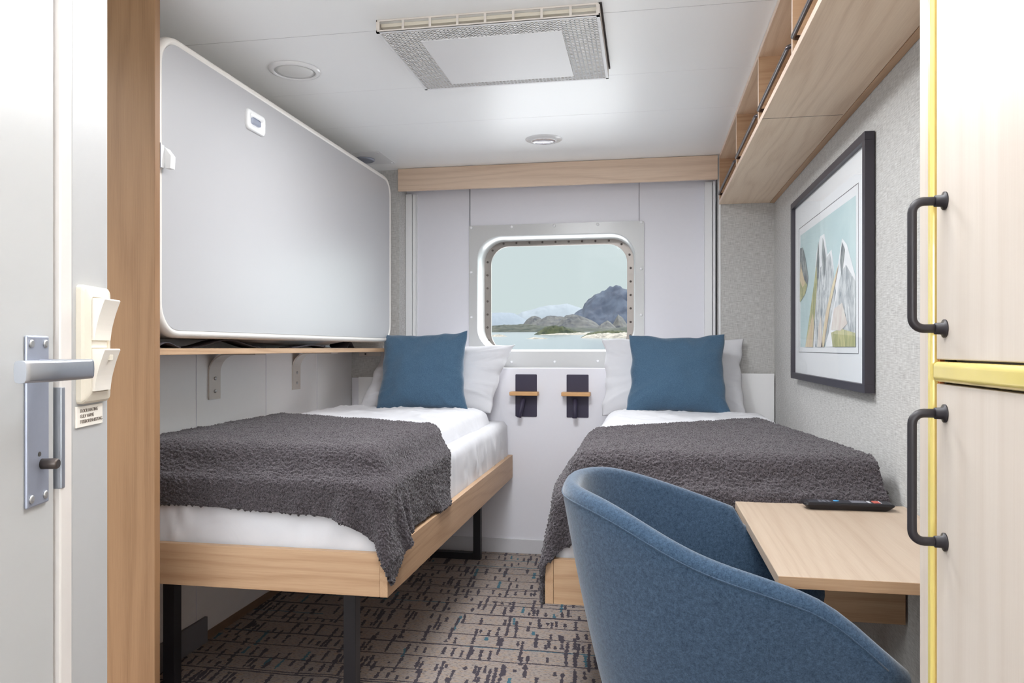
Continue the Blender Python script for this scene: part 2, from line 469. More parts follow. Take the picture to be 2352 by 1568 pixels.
b = MB(); P0 = [(p[0], Y5 + .012, p[1]) for p in rrect(WXc - .001, WZc - .02, .822, .636, .112, 10)]; b.prism(P0, (0, .006, 0))
obj('window_pane', b, 'window_glass', Wn)
# hull outside so no daylight leaks around the window
b = MB(); ring_plate(b, WXc, WZc - .02, .83, .645, .114, 6, 6, .01, Y5 + .022, WXc, 1.5)
struct('wall_hull', b, 'white_paint')
b = MB(); b.tube([(.352, YR - .075, z / 100) for z in range(106, 207, 10)], .0012, 6)
for k in range(0, 101): b.box(.3504, .3536, YR - .0766, YR - .0734, 1.06 + k * .01, 1.0632 + k * .01)
tag(obj('blind_chain', b, 'white_paint', None, (.352, YR - .075, 1.06)), 'thin white beaded blind chain hanging by the right guide rail', 'chain')

# pelmet over the window
b = MB(); b.box(RX0 + .002, .376, YB - .03, YB - .010, 2.060, CEIL - .002, .0008)
pel = thing('window_pelmet', 'long oak board across the top of the window recess', 'pelmet', (-.52, YB - .02, 2.06))
wood('oak_pelmet', 0, lin(236, 213, 190), lin(196, 166, 141), seed=7.7)
obj('front_board', b, 'oak_pelmet', pel)
obj('roller_blind', MB().tube([(RX0 + .03, YR - .06, 2.135), (.35, YR - .06, 2.135)], .026, 20), 'white_paint', pel)

# entrance side: oblique wall with door, frame, switch
DW = -.75
b = MB(xf=EW); b.box(-.012, WEND, -.16, 0, 0, CEIL, .004); b.box(DW - .6, DW - .05, -.10, 0, 0, CEIL); b.box(DW - .05, -.012, -.10, 0, 2.02, CEIL)
mat('entrance_paint', (184, 184, 184), .4, speckle=.01)
struct('wall_entrance', b, 'entrance_paint')
b = MB(xf=EW); b.box(-.0405, -.0125, -.09, .0015, 0, 2.03, .002)
mat('jamb_gloss', (224, 218, 213), .16, speckle=.01)
struct('trim_14', b, 'jamb_gloss', label='glossy cream door jamb')
b = MB(xf=EW); b.box(DW, -.047, -.055, -.003, .01, 2.0, .002)
dr = struct('door_1', b, 'door_white', None, 'white cabin door with a long steel handle plate')
b = MB(xf=EW); b.box(-.0415, -.0325, -.012, .003, .985, 1.106, .001)
struct('trim_15', b, 'brushed_steel', label='narrow steel strike plate on the door jamb')
def eloc(x, y, z): return EW @ Vector((x, y, z))
b = MB(xf=EW); b.box(-.1119, -.065, -.003, .001, .975, 1.167, .002)
plate = obj('handle_plate', b, 'plate_steel', dr)
for x_, z_ in ((-.104, 1.158), (-.0745, 1.158), (-.104, .985), (-.0745, .985)):
    o1 = eloc(x_, .001, z_); obj('plate_screw', MB().tube([o1, o1 + WN * .0012, o1 + WN * .0022], [.0048, .0048, .003], 12), 'bright_screw', plate)
b = MB()
pl = []
piv = eloc(-.085, 0, 1.132)
b.tube([piv, piv + WN * .045], .0085, 16)
obj('handle_neck', b, 'brushed_steel', dr)
b = MB()
prof = []
for i in range(25):
    u = i / 24; x_ = -.192 + u * .120
    off = .048 - .012 * max(0, .45 - u) ** 2 / .2
    hh = .0115; th = .006
    ring = []
    for k in range(12):
        a = 2 * PI * k / 12; ca, sa = math.cos(a), math.sin(a)
        rx = math.copysign(abs(ca) ** .5, ca) * th; rz = math.copysign(abs(sa) ** .5, sa) * hh
        ring.append(eloc(x_, off + rx, 1.129 + rz))
    prof.append(ring)
vs = b.grid(prof, cv=True)
for q in (vs[0], vs[-1]): b.bm.faces.new(q)
obj('door_lever', b, 'brushed_steel', dr)
b = MB(); o1 = eloc(-.0815, .001, 1.021); b.tube([o1, o1 + WN * .016, o1 + WN * .018], [.0062, .0062, .0048], 16)
obj('thumb_turn', b, 'dark_screw', dr)
b = MB(); o1 = eloc(-.0875, .0012, 1.033); b.tube([o1, o1 + WN * .0006], .0028, 10)
obj('keyhole', b, 'void_dark', dr)

sw = thing('light_switch', 'cream double light switch on the white wall beside the door', 'light switch', tuple(eloc(.04, 0, 1.08)))
SX0, SX1 = .000, .079
b = MB(xf=EW)
rings = []
for (ins, dep) in ((0, 0), (0, .006), (.003, .009), (.014, .0125), (.0145, .0095)):
    rings.append([(p[0], dep, p[1]) for p in rrect((SX0 + SX1) / 2, 1.1575, SX1 - SX0 - 2 * ins, .150 - 2 * ins, .006, 3)])
vs = b.grid(rings, cv=True, smooth=False); b.bm.faces.new(vs[-1])
obj('switch_frame', b, 'cream_plastic', sw)
for z0_, z1_ in ((1.163, 1.2165), (1.098, 1.152)):
    b = MB(xf=EW); y0_ = .009
    x0_, x1_ = SX0 + .0165, SX1 - .0165
    dz_ = z1_ - z0_; P1 = [(x0_, y0_, z0_), (x0_, y0_ + .0060, z0_)] + [(x0_, y0_ + .0062 + .0125 * (k / 8) ** 1.6, z0_ + dz_ * k / 8 * .97) for k in range(1, 9)] + [(x0_, y0_ + .0175, z1_), (x0_, y0_, z1_)]
    b.prism(P1, (x1_ - x0_, 0, 0))
    rk = obj('rocker', b, 'switch_white', sw)
b = MB(xf=EW); b.box(SX0 + .036, SX0 + .044, .020, .0262, 1.137, 1.144, .0004)
obj('indicator', b, 'cream_plastic', rk)
b = MB(xf=EW); b.box(SX0 + .0165, SX1 - .0165, .009, .0105, 1.1535, 1.1615)
obj('divider', b, 'switch_white', sw)
b = MB(xf=EW); b.box(-.003, .069, 0, .0022, 1.053, 1.0795, .0005)
sg = thing('sign', 'small cream floor heating sign with three lines of text below the switch', 'sign', tuple(eloc(.033, 0, 1.053)))
obj('plaque', b, 'switch_white', sg)
def text_mesh(body, size, xf, name, m, parent, ext=.0002):
    cu = bpy.data.curves.new('t', 'FONT'); cu.body = body; cu.size = size; cu.extrude = ext
    to = bpy.data.objects.new('t', cu); COL.objects.link(to)
    me = bpy.data.meshes.new_from_object(to.evaluated_get(bpy.context.evaluated_depsgraph_get()))
    bm = bmesh.new(); bm.from_mesh(me); bpy.data.objects.remove(to); bpy.data.curves.remove(cu); bpy.data.meshes.remove(me)
    bmesh.ops.transform(bm, matrix=xf, verts=bm.verts)
    return obj(name, bm, m, parent, norm=False)
for i, tx in enumerate(('FLOOR HEATING', 'GULV VARME', 'FUSSBODENHEIZUNG')):
    # text x -> wall x, text y -> z, text z -> wall normal
    L = EW @ Matrix.Translation((.006, .0024, 1.0715 - i * .0068)) @ Matrix(((1, 0, 0, 0), (0, 0, 1, 0), (0, 1, 0, 0), (0, 0, 0, 1)))
    text_mesh(tx, .0062, L, 'lettering', 'text_brown', sg)
# walls that close the entrance behind the camera
b = MB(); b.box(-1.9, .9, YF - .08, YF, 0, CEIL)
struct('wall_front', b, 'white_paint')
e1 = eloc(WEND, -.10, 0)
struct('wall_bathroom', MB().box(XL - .08, -.865, .93, .99, 0, CEIL), 'white_paint')

# tall oak end panel at the bunk
tag(obj('end_panel', MB().box(XL, -1.379, 1.932, 1.956, 0, CEIL - .002, .0015), 'oak_z', None, (-1.54, 1.94, 0)), 'tall narrow oak partition board reaching from floor to ceiling beside the bunk', 'partition')

# ------------------------------------------------------------------ folded upper bunk
BX = -1.39; BT = .30
bk = thing('bunk_bed', 'white folded up upper berth on the left wall', 'bunk bed', (-1.55, 2.96, 1.19))
By0, By1, Bz0, Bz1, BR_ = 1.963, 3.985, 1.185, 2.085, .10
def yz(p, x): return (x, p[0], p[1])
def bunk_ring(x, ins): return [yz(p, x) for p in rrect((By0 + By1) / 2, (Bz0 + Bz1) / 2, By1 - By0 - 2 * ins, Bz1 - Bz0 - 2 * ins, max(.01, BR_ - ins), 10)]
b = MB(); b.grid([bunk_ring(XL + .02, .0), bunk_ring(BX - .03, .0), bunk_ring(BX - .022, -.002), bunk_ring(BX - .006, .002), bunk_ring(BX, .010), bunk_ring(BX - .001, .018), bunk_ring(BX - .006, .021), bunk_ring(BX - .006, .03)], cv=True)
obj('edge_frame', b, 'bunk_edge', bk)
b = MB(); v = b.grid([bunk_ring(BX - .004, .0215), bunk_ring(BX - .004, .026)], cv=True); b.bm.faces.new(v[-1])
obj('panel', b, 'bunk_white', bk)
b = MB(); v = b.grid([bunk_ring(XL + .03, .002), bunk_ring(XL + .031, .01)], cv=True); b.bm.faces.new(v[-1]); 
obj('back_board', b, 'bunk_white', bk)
# latch handle
b = MB(); hy, hz = 2.513, 1.966
rings = []
for ins, dx in ((0, 0), (0, .006), (.004, .011), (.018, .012), (.022, .004), (.03, .002)):
    rings.append([(BX - .004 + dx, p[0], p[1]) for p in rrect(hy, hz, .128 - 2 * ins * .9, .072 - 2 * ins * .8, .016 if ins < .01 else .010, 6)])
v = b.grid(rings, cv=True); b.bm.faces.new(v[-1])
lh = obj('latch_handle', b, 'white_gloss', bk)
obj('finger_recess', MB().box(BX - .001, BX + .003, hy - .028, hy + .03, hz - .010, hz + .013, .006, 3), 'plate_steel', lh)
b = MB(); b.box(BX - .01, BX + .010, 1.957, 1.978, 1.675, 1.742, .002)
b.prism([(BX + .0, 1.978, 1.742), (BX + .012, 1.978, 1.735), (BX + .030, 1.978, 1.712), (BX + .028, 1.978, 1.676), (BX + .012, 1.978, 1.676)], (0, .022, 0))
cl = obj('side_catch', b, 'white_gloss', bk)
obj('catch_plate', MB().box(BX - .012, BX + .012, 1.9565, 1.9575, 1.672, 1.745), 'plate_steel', cl)
# bedding sagging out under the folded berth
b = MB(); g = []
for i in range(25):
    u = i / 24; row = []
    for j in range(17):
        a = PI * j / 16; y = 2.62 + u * 1.05
        dep = .030 * (math.sin(PI * u) ** .6) * (1 + .25 * N3(u * 5, 1)) + .001
        row.append((-1.55 + .12 * math.cos(a) * math.sin(PI * u) ** .4, y, 1.195 - dep * math.sin(a) * (1 + .2 * N3(u * 9, j * .4))))
    g.append(row)
b.grid(g); obj('bedding', b, 'white_linen', bk)
sh = thing('wall_shelf', 'long narrow oak shelf under the folded berth', 'shelf', (-1.56, 3.0, 1.13))
obj('shelf_board', MB().box(XL + .002, -1.398, 1.958, YB - .004, 1.1325, 1.152, .001), 'oak_y', sh)
def bracket(y, drop):
    b = MB(); n = 10; w = .040; t_ = .006; path = []
    X0 = XL + .0035
    path.append((X0, 1.1315 - drop)); 
    for k in range(n + 1):
        a = math.radians(180 - 90 * k / n); path.append((X0 + .075 + .075 * math.cos(a), 1.0535 + .075 * math.sin(a)))
    path.append((X0 + .20, 1.1285))
    rings = []
    for i, (px, pz) in enumerate(path):
        q0 = path[max(0, i - 1)]; q1 = path[min(len(path) - 1, i + 1)]
        d = Vector((q1[0] - q0[0], q1[1] - q0[1])).normalized(); nn = Vector((d.y, -d.x))
        a0 = (px - nn.x * t_ / 2, pz - nn.y * t_ / 2); a1 = (px + nn.x * t_ / 2, pz + nn.y * t_ / 2)
        rings.append([(a0[0], y - w, a0[1]), (a0[0], y + w, a0[1]), (a1[0], y + w, a1[1]), (a1[0], y - w, a1[1])])
    v = b.grid(rings, cv=True, smooth=False); b.bm.faces.new(v[0]); b.bm.faces.new(v[-1])
    o = obj('bracket', b, 'bracket_paint', sh)
    for z_ in (1.0315, 1.1315 - drop + .032): obj('screw', MB().lathe([(.007, 0), (.007, .003), (.004, .005), (.0001, .0052)], (XL + .0065, y, z_), 'x', 12), 'bright_screw', o)
bracket(2.762, .183); bracket(3.48, .183)
b = MB(); b.box(-1.66, -1.40, YB - .012, YB - .002, 1.105, 1.131, .001)
cb = obj('end_bracket', b, 'bracket_paint', sh)
for x_ in (-1.62, -1.52, -1.43): obj('screw', MB().lathe([(.005, 0), (.005, -.003), (.0001, -.004)], (x_, YB - .012, 1.118), 'y', 10), 'dark_screw', cb)
def strap(y0, y1, hump, label, x=-1.46, w=.03):
    b = MB(); rings = []
    for i in range(31):
        u = i / 30; y = y0 + (y1 - y0) * u; z = 1.1535 + hump * math.sin(PI * u) ** 2
        rings.append([(x - w, y, z), (x + w, y, z), (x + w, y, z + .003), (x - w, y, z + .003)])
    v = b.grid(rings, cv=True); b.bm.faces.new(v[0]); b.bm.faces.new(v[-1])
    tag(obj('strap', b, 'strap_black', None, (x, y0, 1.152)), label, 'strap', 'black straps on the shelf under the berth')
strap(2.19, 2.62, .026, 'black webbing strap arched in a broad hump on the shelf, nearest the middle')
strap(1.97, 2.10, .014, 'short end of black strap beside the oak partition board', -1.44)
strap(2.84, 3.22, .010, 'flat black strap with a buckle on the shelf under the sagging bedding', -1.44)
strap(3.50, 3.60, .028, 'dark strap loop at the far end of the shelf', -1.50, .05)
obj_b = MB().box(-1.47, -1.405, 3.15, 3.20, 1.1535, 1.164, .003)
tag(obj('strap_buckle', obj_b, 'black_plastic', None, (-1.44, 3.17, 1.152)), 'black plastic buckle lying on the shelf', 'buckle')

# ------------------------------------------------------------------ ceiling things
def frustum_light(name, label, c, r_out, kind, group='round ceiling lights'):
    t_ = thing(name, label, 'ceiling light', (c[0], c[1], CEIL), group); cc = (c[0], c[1], 0)
    if kind == 'lens':
        obj('rim', MB().lathe([(r_out, CEIL - .0005), (r_out * .97, CEIL - .006), (r_out * .86, CEIL - .010), (r_out * .78, CEIL - .009), (r_out * .76, CEIL - .003)], cc, 'z', 48, False), 'white_gloss', t_)
        obj('lens', MB().lathe([(r_out * .775, CEIL - .006), (r_out * .6, CEIL - .0065), (r_out * .02, CEIL - .007)], cc, 'z', 48), 'lens_white', t_)
    else:
        obj('rim', MB().lathe([(r_out, CEIL - .0003), (r_out * .98, CEIL - .002), (r_out * .74, CEIL - .003), (r_out * .70, CEIL - .010), (r_out * .64, CEIL - .011), (r_out * .60, CEIL - .004)], cc, 'z', 48, False), 'white_gloss', t_)
        obj('reflector', MB().lathe([(r_out * .62, CEIL - .0095), (r_out * .56, CEIL - .006), (r_out * .42, CEIL - .003), (.001, CEIL - .0012)], cc, 'z', 48, False), 'reflector', t_)
    return t_
frustum_light('ceiling_lamp', 'round white ceiling lamp with flat lens above the folded berth', (-1.293, 2.625), .096, 'lens')
frustum_light('downlight', 'small round recessed downlight with chrome reflector before the window', (-.503, 3.713), .092, 'refl')
sp = thing('smoke_detector', 'small grey round detector on a square white plate above the bunk corner', 'detector', (-1.52, 3.93, CEIL))
b = MB(); b.box(-1.62, -1.385, 3.78, 4.04, CEIL - .003, CEIL - .0005, .0008); obj('base_plate', b, 'white_paint', sp)
for x_, y_ in ((-1.61, 3.80), (-1.40, 3.80), (-1.61, 4.02), (-1.40, 4.02)): obj('screw', MB().lathe([(.006, CEIL - .003), (.004, CEIL - .0055), (.0001, CEIL - .006)], (x_, y_, 0), 'z', 10), 'white_gloss', sp)
b = MB().lathe([(.058, CEIL - .003), (.058, CEIL - .008), (.050, CEIL - .014), (.042, CEIL - .012), (.036, CEIL - .013), (.02, CEIL - .018), (.001, CEIL - .019)], (-1.523, 3.92, 0), 'z', 32); obj('sensor_ring', b, 'plate_steel', sp)

# ceiling vent with pierced grille
vt = thing('ceiling_vent', 'large rectangular white pierced vent panel hanging from the ceiling', 'ceiling vent', (-.49, 2.536, 2.15))
vx0, vx1, vy0, vy1, vz = -.842, -.138, 2.268, 2.808, 2.150
b = MB()
def bars(b, x0, x1, y0, y1, ax, n, w):
    for i in range(n + 1):
        if ax == 0: c = x0 + (x1 - x0) * i / n; b.box(c - w / 2, c + w / 2, y0, y1, vz, vz + .0016)
        else: c = y0 + (y1 - y0) * i / n; b.box(x0, x1, c - w / 2, c + w / 2, vz, vz + .0015)
nx, ny = 50, 42; m_ = .010
bars(b, vx0 + m_, vx1 - m_, vy0 + m_, vy1 - m_, 0, nx, .0046); bars(b, vx0 + m_, vx1 - m_, vy0 + m_, vy1 - m_, 1, ny, .0046)
for q in ((vx0, vx1, vy0, vy0 + m_), (vx0, vx1, vy1 - m_, vy1), (vx0, vx0 + m_, vy0, vy1), (vx1 - m_, vx1, vy0, vy1)): b.box(*q, vz - .0004, vz + .002)
obj('grille', b, 'white_paint', vt)
obj('centre_panel', MB().box(-.722, -.262, 2.355, 2.757, vz - .002, vz + .003, .001), 'white_paint', vt)
b = MB()
b.box(vx0, vx1, vy0, vy0 + .003, vz, vz + .007); b.box(vx0, vx1, vy0, vy0 + .003, CEIL - .006, CEIL - .001)
for i in range(9):
    c = vx0 + (vx1 - vx0) * i / 8; w = .011 if i in (0, 8) else .004
    b.box(max(vx0, c - w), min(vx1, c + w), vy0 + .0003, vy0 + .0033, vz, CEIL - .001)
b.box(vx0, vx1, vy1 - .003, vy1, vz, CEIL - .001); b.box(vx0, vx0 + .003, vy0, vy1, vz, CEIL - .001); b.box(vx1 - .003, vx1, vy0, vy1, vz, CEIL - .001)
obj('slotted_sides', b, 'bracket_paint', vt)
obj('filter', MB().box(vx0 + .006, vx1 - .006, vy0 + .03, vy1 - .006, CEIL - .012, CEIL - .001), 'cream_plastic', vt)
b = MB(); b.box(vx1 + .0005, vx1 + .006, vy0, vy1, CEIL - .004, CEIL - .0002); obj('gap_seal', b, 'dark_gap', vt)

# ------------------------------------------------------------------ overhead open cabinet on the right
CXF, CZB, CY0, CY1 = .385, 1.928, .95, YB - .004
cbn = thing('overhead_shelf', 'long oak overhead shelf unit with open compartments along the right wall', 'shelf unit', (.53, 2.6, CZB))
obj('bottom_board', MB().box(CXF + .0012, XR - .026, 1.2, CY1, CZB, CZB + .018, .0005), 'oak_shelf', cbn)
obj('lower_edging', MB().box(CXF, CXF + .0012, 1.2, CY1, CZB, CZB + .018), 'oak_edge', cbn)
obj('joint_line', MB().box(CXF, XR - .03, 2.655, 2.6565, CZB - .0006, CZB + .001), 'dark_gap', cbn)
obj('wall_batten', MB().box(XR - .024, XR - .001, 1.2, CY1, CZB - .002, CZB + .03, .0008), 'oak_y', cbn)
obj('top_board', MB().box(CXF + .0012, XR - .001, 1.2, CY1, CEIL - .020, CEIL - .002, .0005), 'oak_shelf', cbn)
obj('upper_edging', MB().box(CXF, CXF + .0012, 1.2, CY1, CEIL - .020, CEIL - .002), 'oak_edge', cbn)
obj('back_board', MB().box(XR - .012, XR - .001, 1.2, CY1, CZB + .03, CEIL - .02), 'oak_y', cbn)
dv = [1.6, 2.12, 2.742, 3.400, CY1 - .016]
for y in dv:
    b = MB(); b.box(CXF + .0012, XR - .012, y, y + .014, CZB + .018, CEIL - .020)
    d_ = obj('divider', b, 'oak_x', cbn)
    obj('divider_edging', MB().box(CXF, CXF + .0012, y, y + .014, CZB + .018, CEIL - .020), 'oak_edge_z', d_)
for a0, a1 in zip(dv[:-1], dv[1:]):
    b = MB(); ya, yb_ = a0 + .03, a1 - .022; x_ = CXF - .004; z_ = CZB + .047
    b.tube([(x_ + .03, ya, z_), (x_ + .006, ya + .002, z_), (x_, ya + .010, z_)] + [(x_, ya + .02 + (yb_ - ya - .04) * k / 8, z_) for k in range(9)] + [(x_, yb_ - .010, z_), (x_ + .006, yb_ - .002, z_), (x_ + .03, yb_, z_)], .0065, 12)
    obj('guard_rail', b, 'gunmetal', cbn)

# ------------------------------------------------------------------ picture
pc = thing('picture', 'framed print of pale mountain peaks in a deep black frame on the right wall', 'picture', (XR, 3.1, 1.42))
FX = XR - .032
py0, py1, pz0, pz1, fw = 2.50 * .955, 3.78 * .955, 1.018, 1.80, .026
py0, py1 = 2.395, 3.565
def frame_bar(b, y0, y1, z0, z1): b.box(FX, XR - .003, y0, y1, z0, z1, .0008)
b = MB(); frame_bar(b, py0, py1, pz0, pz0 + fw); frame_bar(b, py0, py1, pz1 - fw, pz1); frame_bar(b, py0, py0 + fw, pz0 + fw, pz1 - fw); frame_bar(b, py1 - fw, py1, pz0 + fw, pz1 - fw)
obj('frame', b, 'frame_black', pc)
obj('mount', MB().box(XR - .016, XR - .014, py0 + fw, py1 - fw, pz0 + fw, pz1 - fw), 'mat_board', pc)
IY0, IY1, IZ0, IZ1 = py0 + fw, py1 - fw, pz0 + fw, pz1 - fw
def A(u, v, k=1): return (XR - .016 - .0004 * k, IY1 + (IY0 - IY1) * u, IZ0 + (IZ1 - IZ0) * v)
def pmat(name, c1, c2, s1=30, s2=9, thr=.5):
    m = bpy.data.materials.new(name); t = NT(m); n = t.noise(t.map((1, s1, s2)), 1, 4, .65, 1.5)
    t.bsdf(t.ramp(n, [(thr - .12, c1), (thr + .12, c2)]), .7, 0, None, .2); M[name] = m
pmat('print_sky', lin(190, 214, 216), lin(204, 224, 225), 2, 2)
pmat('print_snow', lin(232, 236, 238), lin(246, 247, 248), 5, 5)
pmat('print_rock', lin(120, 132, 140), lin(222, 226, 226), 24, 9, .46)
pmat('print_dark', lin(92, 100, 106), lin(170, 178, 176), 26, 8)
pmat('print_moss', lin(142, 150, 108), lin(208, 204, 152), 16, 5, .48)
pmat('print_warm', lin(212, 188, 156), lin(228, 218, 180), 12, 4)
pmat('print_pink', lin(214, 200, 192), lin(228, 224, 214), 12, 4)
b = MB(); a0 = (.075, .135); a1 = (.915, .845)
b.poly([A(.10, .155), A(.885, .155), A(.885, .815), A(.10, .815)])
b.mi = 1
b.poly([A(.38, .66, 2), A(.44, .835 - .10, 2), A(.50, .735, 2), A(.545, .62, 2), A(.60, .635, 2), A(.63, .54, 2), A(.60, .30, 2), A(.50, .155, 2), A(.28, .155, 2)])
b.poly([A(.66, .50, 3), A(.735, .66, 3), A(.79, .62, 3), A(.885, .46, 3), A(.885, .155, 3), A(.52, .155, 3), A(.57, .33, 3)])
b.mi = 2
b.poly([A(.40, .62, 4), A(.445, .57, 4), A(.52, .60, 4), A(.58, .62, 4), A(.60, .58, 4), A(.66, .42, 4), A(.56, .22, 4), A(.50, .155, 4), A(.36, .155, 4), A(.34, .35, 4)])
b.poly([A(.72, .50, 4), A(.78, .53, 4), A(.885, .44, 4), A(.885, .20, 4), A(.70, .155, 4), A(.62, .30, 4)])
b.mi = 3
b.poly([A(.385, .60, 5), A(.415, .715, 5), A(.43, .60, 5), A(.40, .45, 5)])
b.poly([A(.48, .72, 5), A(.53, .60, 5), A(.545, .64, 5), A(.50, .50, 5), A(.465, .62, 5)])
b.poly([A(.71, .56, 5), A(.735, .645, 5), A(.77, .60, 5), A(.73, .48, 5)])
b.poly([A(.10, .60, 5), A(.10, .74, 5), A(.15, .735, 5), A(.20, .66, 5), A(.25, .545, 5), A(.23, .50, 5), A(.16, .56, 5)])
b.mi = 4
b.poly([A(.385, .60, 6), A(.40, .50, 6), A(.36, .32, 6), A(.30, .155, 6), A(.20, .155, 6), A(.28, .34, 6), A(.35, .50, 6)])
b.poly([A(.10, .42, 6), A(.10, .60, 6), A(.16, .56, 6), A(.235, .505, 6), A(.195, .46, 6)])
b.poly([A(.62, .155, 6), A(.60, .225, 6), A(.72, .24, 6), A(.885, .215, 6), A(.885, .155, 6)])
b.mi = 5
b.poly([A(.20, .155, 7), A(.25, .23, 7), A(.33, .34, 7), A(.35, .28, 7), A(.33, .155, 7)])
b.poly([A(.70, .55, 7), A(.66, .47, 7), A(.58, .34, 7), A(.50, .155, 7), A(.46, .155, 7), A(.53, .33, 7), A(.62, .46, 7)])
b.poly([A(.12, .66, 7), A(.13, .62, 7), A(.20, .52, 7), A(.15, .50, 7), A(.10, .55, 7)])
b.mi = 6
b.poly([A(.40, .155, 7), A(.42, .26, 7), A(.46, .32, 7), A(.48, .155, 7)])
b.poly([A(.60, .24, 7), A(.64, .34, 7), A(.74, .36, 7), A(.80, .26, 7), A(.72, .23, 7)])
obj('print', b, ['print_sky', 'print_snow', 'print_rock', 'print_dark', 'print_moss', 'print_warm', 'print_pink'], pc, norm=False)
b = MB(); c_ = [(.075, .125), (.91, .125), (.91, .86), (.075, .86)]
for i in range(4):
    p, q = A(*c_[i], 2), A(*c_[(i + 1) % 4], 2)
    y0_, y1_ = sorted((p[1], q[1])); z0_, z1_ = sorted((p[2], q[2])); b.box(p[0], p[0] + .0006, y0_ - .0009, y1_ + .0009, z0_ - .0009, z1_ + .0009)
obj('print_border', b, 'frame_black', pc)
obj('picture_glass', MB().box(XR - .024, XR - .022, IY0 - .002, IY1 + .002, IZ0 - .002, IZ1 + .002), 'pane_glass', pc)

# ------------------------------------------------------------------ wardrobe close to the camera on the right
WX = .368; WY1 = 1.112
wd = thing('wardrobe', 'tall pale oak wardrobe with yellow edging at the right foreground', 'wardrobe', (.52, .6, 0))
obj('side_panel', MB().box(WX, XR - .002, WY1 - .020, WY1, 0, CEIL - .003, .001), 'oak_door', wd)
obj('stile', MB().box(WX - .001, WX + .02, WY1 - .0385, WY1 - .020, 0, CEIL - .003, .001), 'oak_door', wd)
obj('yellow_edging', MB().box(WX - .004, WX + .012, WY1 - .0535, WY1 - .0385, 0, CEIL - .003, .004, 3), 'yellow_lacquer', wd)
obj('amber_gap', MB().box(WX + .004, WX + .01, WY1 - .0600, WY1 - .0535, 0, CEIL - .003), 'amber_edge', wd)
YD = WY1 - .0600
obj('carcass', MB().box(WX + .024, XR - .002, .25, WY1 - .0605, .0, CEIL - .003), 'oak_door', wd)
rz0, rz1 = H - 79 * .965 / F, H - 29 * .965 / F
obj('middle_rail', MB().box(WX - .006, WX + .02, .255, YD - .001, rz0 + .001, rz1 - .001, .007, 8), 'yellow_lacquer', wd)
def wdoor(z0, z1, hz0, hz1):
    d = obj('door', MB().box(WX, WX + .021, .26, YD, z0, z1, .0015), 'oak_door', wd)
    yh = YD - .029; xb = WX - .0385
    b = MB(); r_ = .0056; R_ = .014
    pts = [(WX - .001, yh, hz1), (xb + R_, yh, hz1)]
    for k in range(1, 7):
        a = math.radians(90 * k / 6); pts.append((xb + R_ - R_ * math.sin(a), yh, hz1 - R_ + R_ * math.cos(a)))
    for k in range(0, 7):
        a = math.radians(90 * k / 6); pts.append((xb + R_ - R_ * math.cos(a), yh, hz0 + R_ - R_ * math.sin(a)))
    pts.append((WX - .001, yh, hz0))
    b.tube(pts, r_, 16)
    h_ = obj('handle', b, 'handle_black', d)
    for z_ in (hz0, hz1):
        obj('rosette', MB().lathe([(.0115, 0), (.0115, -.002), (.0075, -.0035), (.0072, -.012), (.0058, -.0125)], (WX, yh, z_), 'x', 24), 'handle_black', h_)
dd = .937
zz = lambda y: H - (y - CY) * dd / F
wdoor(rz1 + .0015, CEIL - .006, zz(754), zz(459))
wdoor(.06, rz0 - .0015, zz(1247), zz(950))

# ------------------------------------------------------------------ desk
dk = thing('desk', 'wall mounted oak desk top on black metal brackets by the right wall', 'desk', (.45, 1.8, .735))
obj('desk_top', MB().box(.238, XR - .002, 1.446, 2.14, .713, .735, .0015), 'oak_table', dk)
obj('front_edging', MB().box(.2385, XR - .002, 1.4447, 1.446, .7135, .7345), 'oak_x', dk)
for y in (1.62, 1.97):
    b = MB(); b.prism([(.36, y - .02, .712), (.40, y - .02, .680), (XR - .03, y - .02, .672), (XR - .03, y - .02, .62), (XR - .002, y - .02, .60), (XR - .002, y - .02, .712)], (0, .04, 0))
    obj('bracket', b, 'black_metal', dk)

# remote control on the desk
rc_loc = Vector((.512, 2.075, .7352))
rc = thing('remote_control', 'black television remote control lying on the desk top', 'remote control', tuple(rc_loc))
RM = Matrix.Translation(rc_loc) @ Matrix.Rotation(math.radians(1.5), 4, 'Z')
b = MB(xf=RM); L_, W_ = .112, .024
rings = []
for (z_, ins) in ((0, .016), (.004, .010), (.013, 0), (.017, .0008), (.019, .004)):
    rings.append([(p[0], p[1], z_) for p in rrect(0, 0, 2 * L_ - 2 * ins, 2 * W_ - ins * .8, .010, 4)])
v = b.grid(rings, cv=True, smooth=False); b.bm.faces.new(v[0]); b.bm.faces.new(v[-1]); obj('body', b, 'black_plastic', rc)
obj('face_plate', MB(xf=RM).box(-L_ + .014, L_ - .012, -W_ + .005, W_ - .005, .0188, .0196, .0003), 'remote_face', rc)
b = MB(xf=RM); b.lathe([(.0075, .0196), (.0075, .021), (.0001, .0211)], (-.026, .004, 0), 'z', 16); obj('button', b, 'key_blue', rc)
obj('button', MB(xf=RM).box(.062, .078, -.014, .012, .0196, .0210, .0004), 'key_red', rc)
obj('button', MB(xf=RM).box(.078, .081, -.014, .012, .0196, .0208, .0004), 'key_white', rc)
for i in range(5):
    for j in range(3): obj('button', MB(xf=RM).box(-.072 + i * .011, -.065 + i * .011, -.013 + j * .009, -.008 + j * .009, .0196, .0206, .0003), 'key_grey', rc) if not (i > 2) else None
obj('touch_pad', MB(xf=RM).box(.008, .046, -.015, .015, .0196, .0203, .0003), 'key_grey', rc)
for i in range(3): obj('button', MB(xf=RM).box(.049, .056, -.013 + i * .009, -.008 + i * .009, .0196, .0206, .0003), 'key_white', rc)

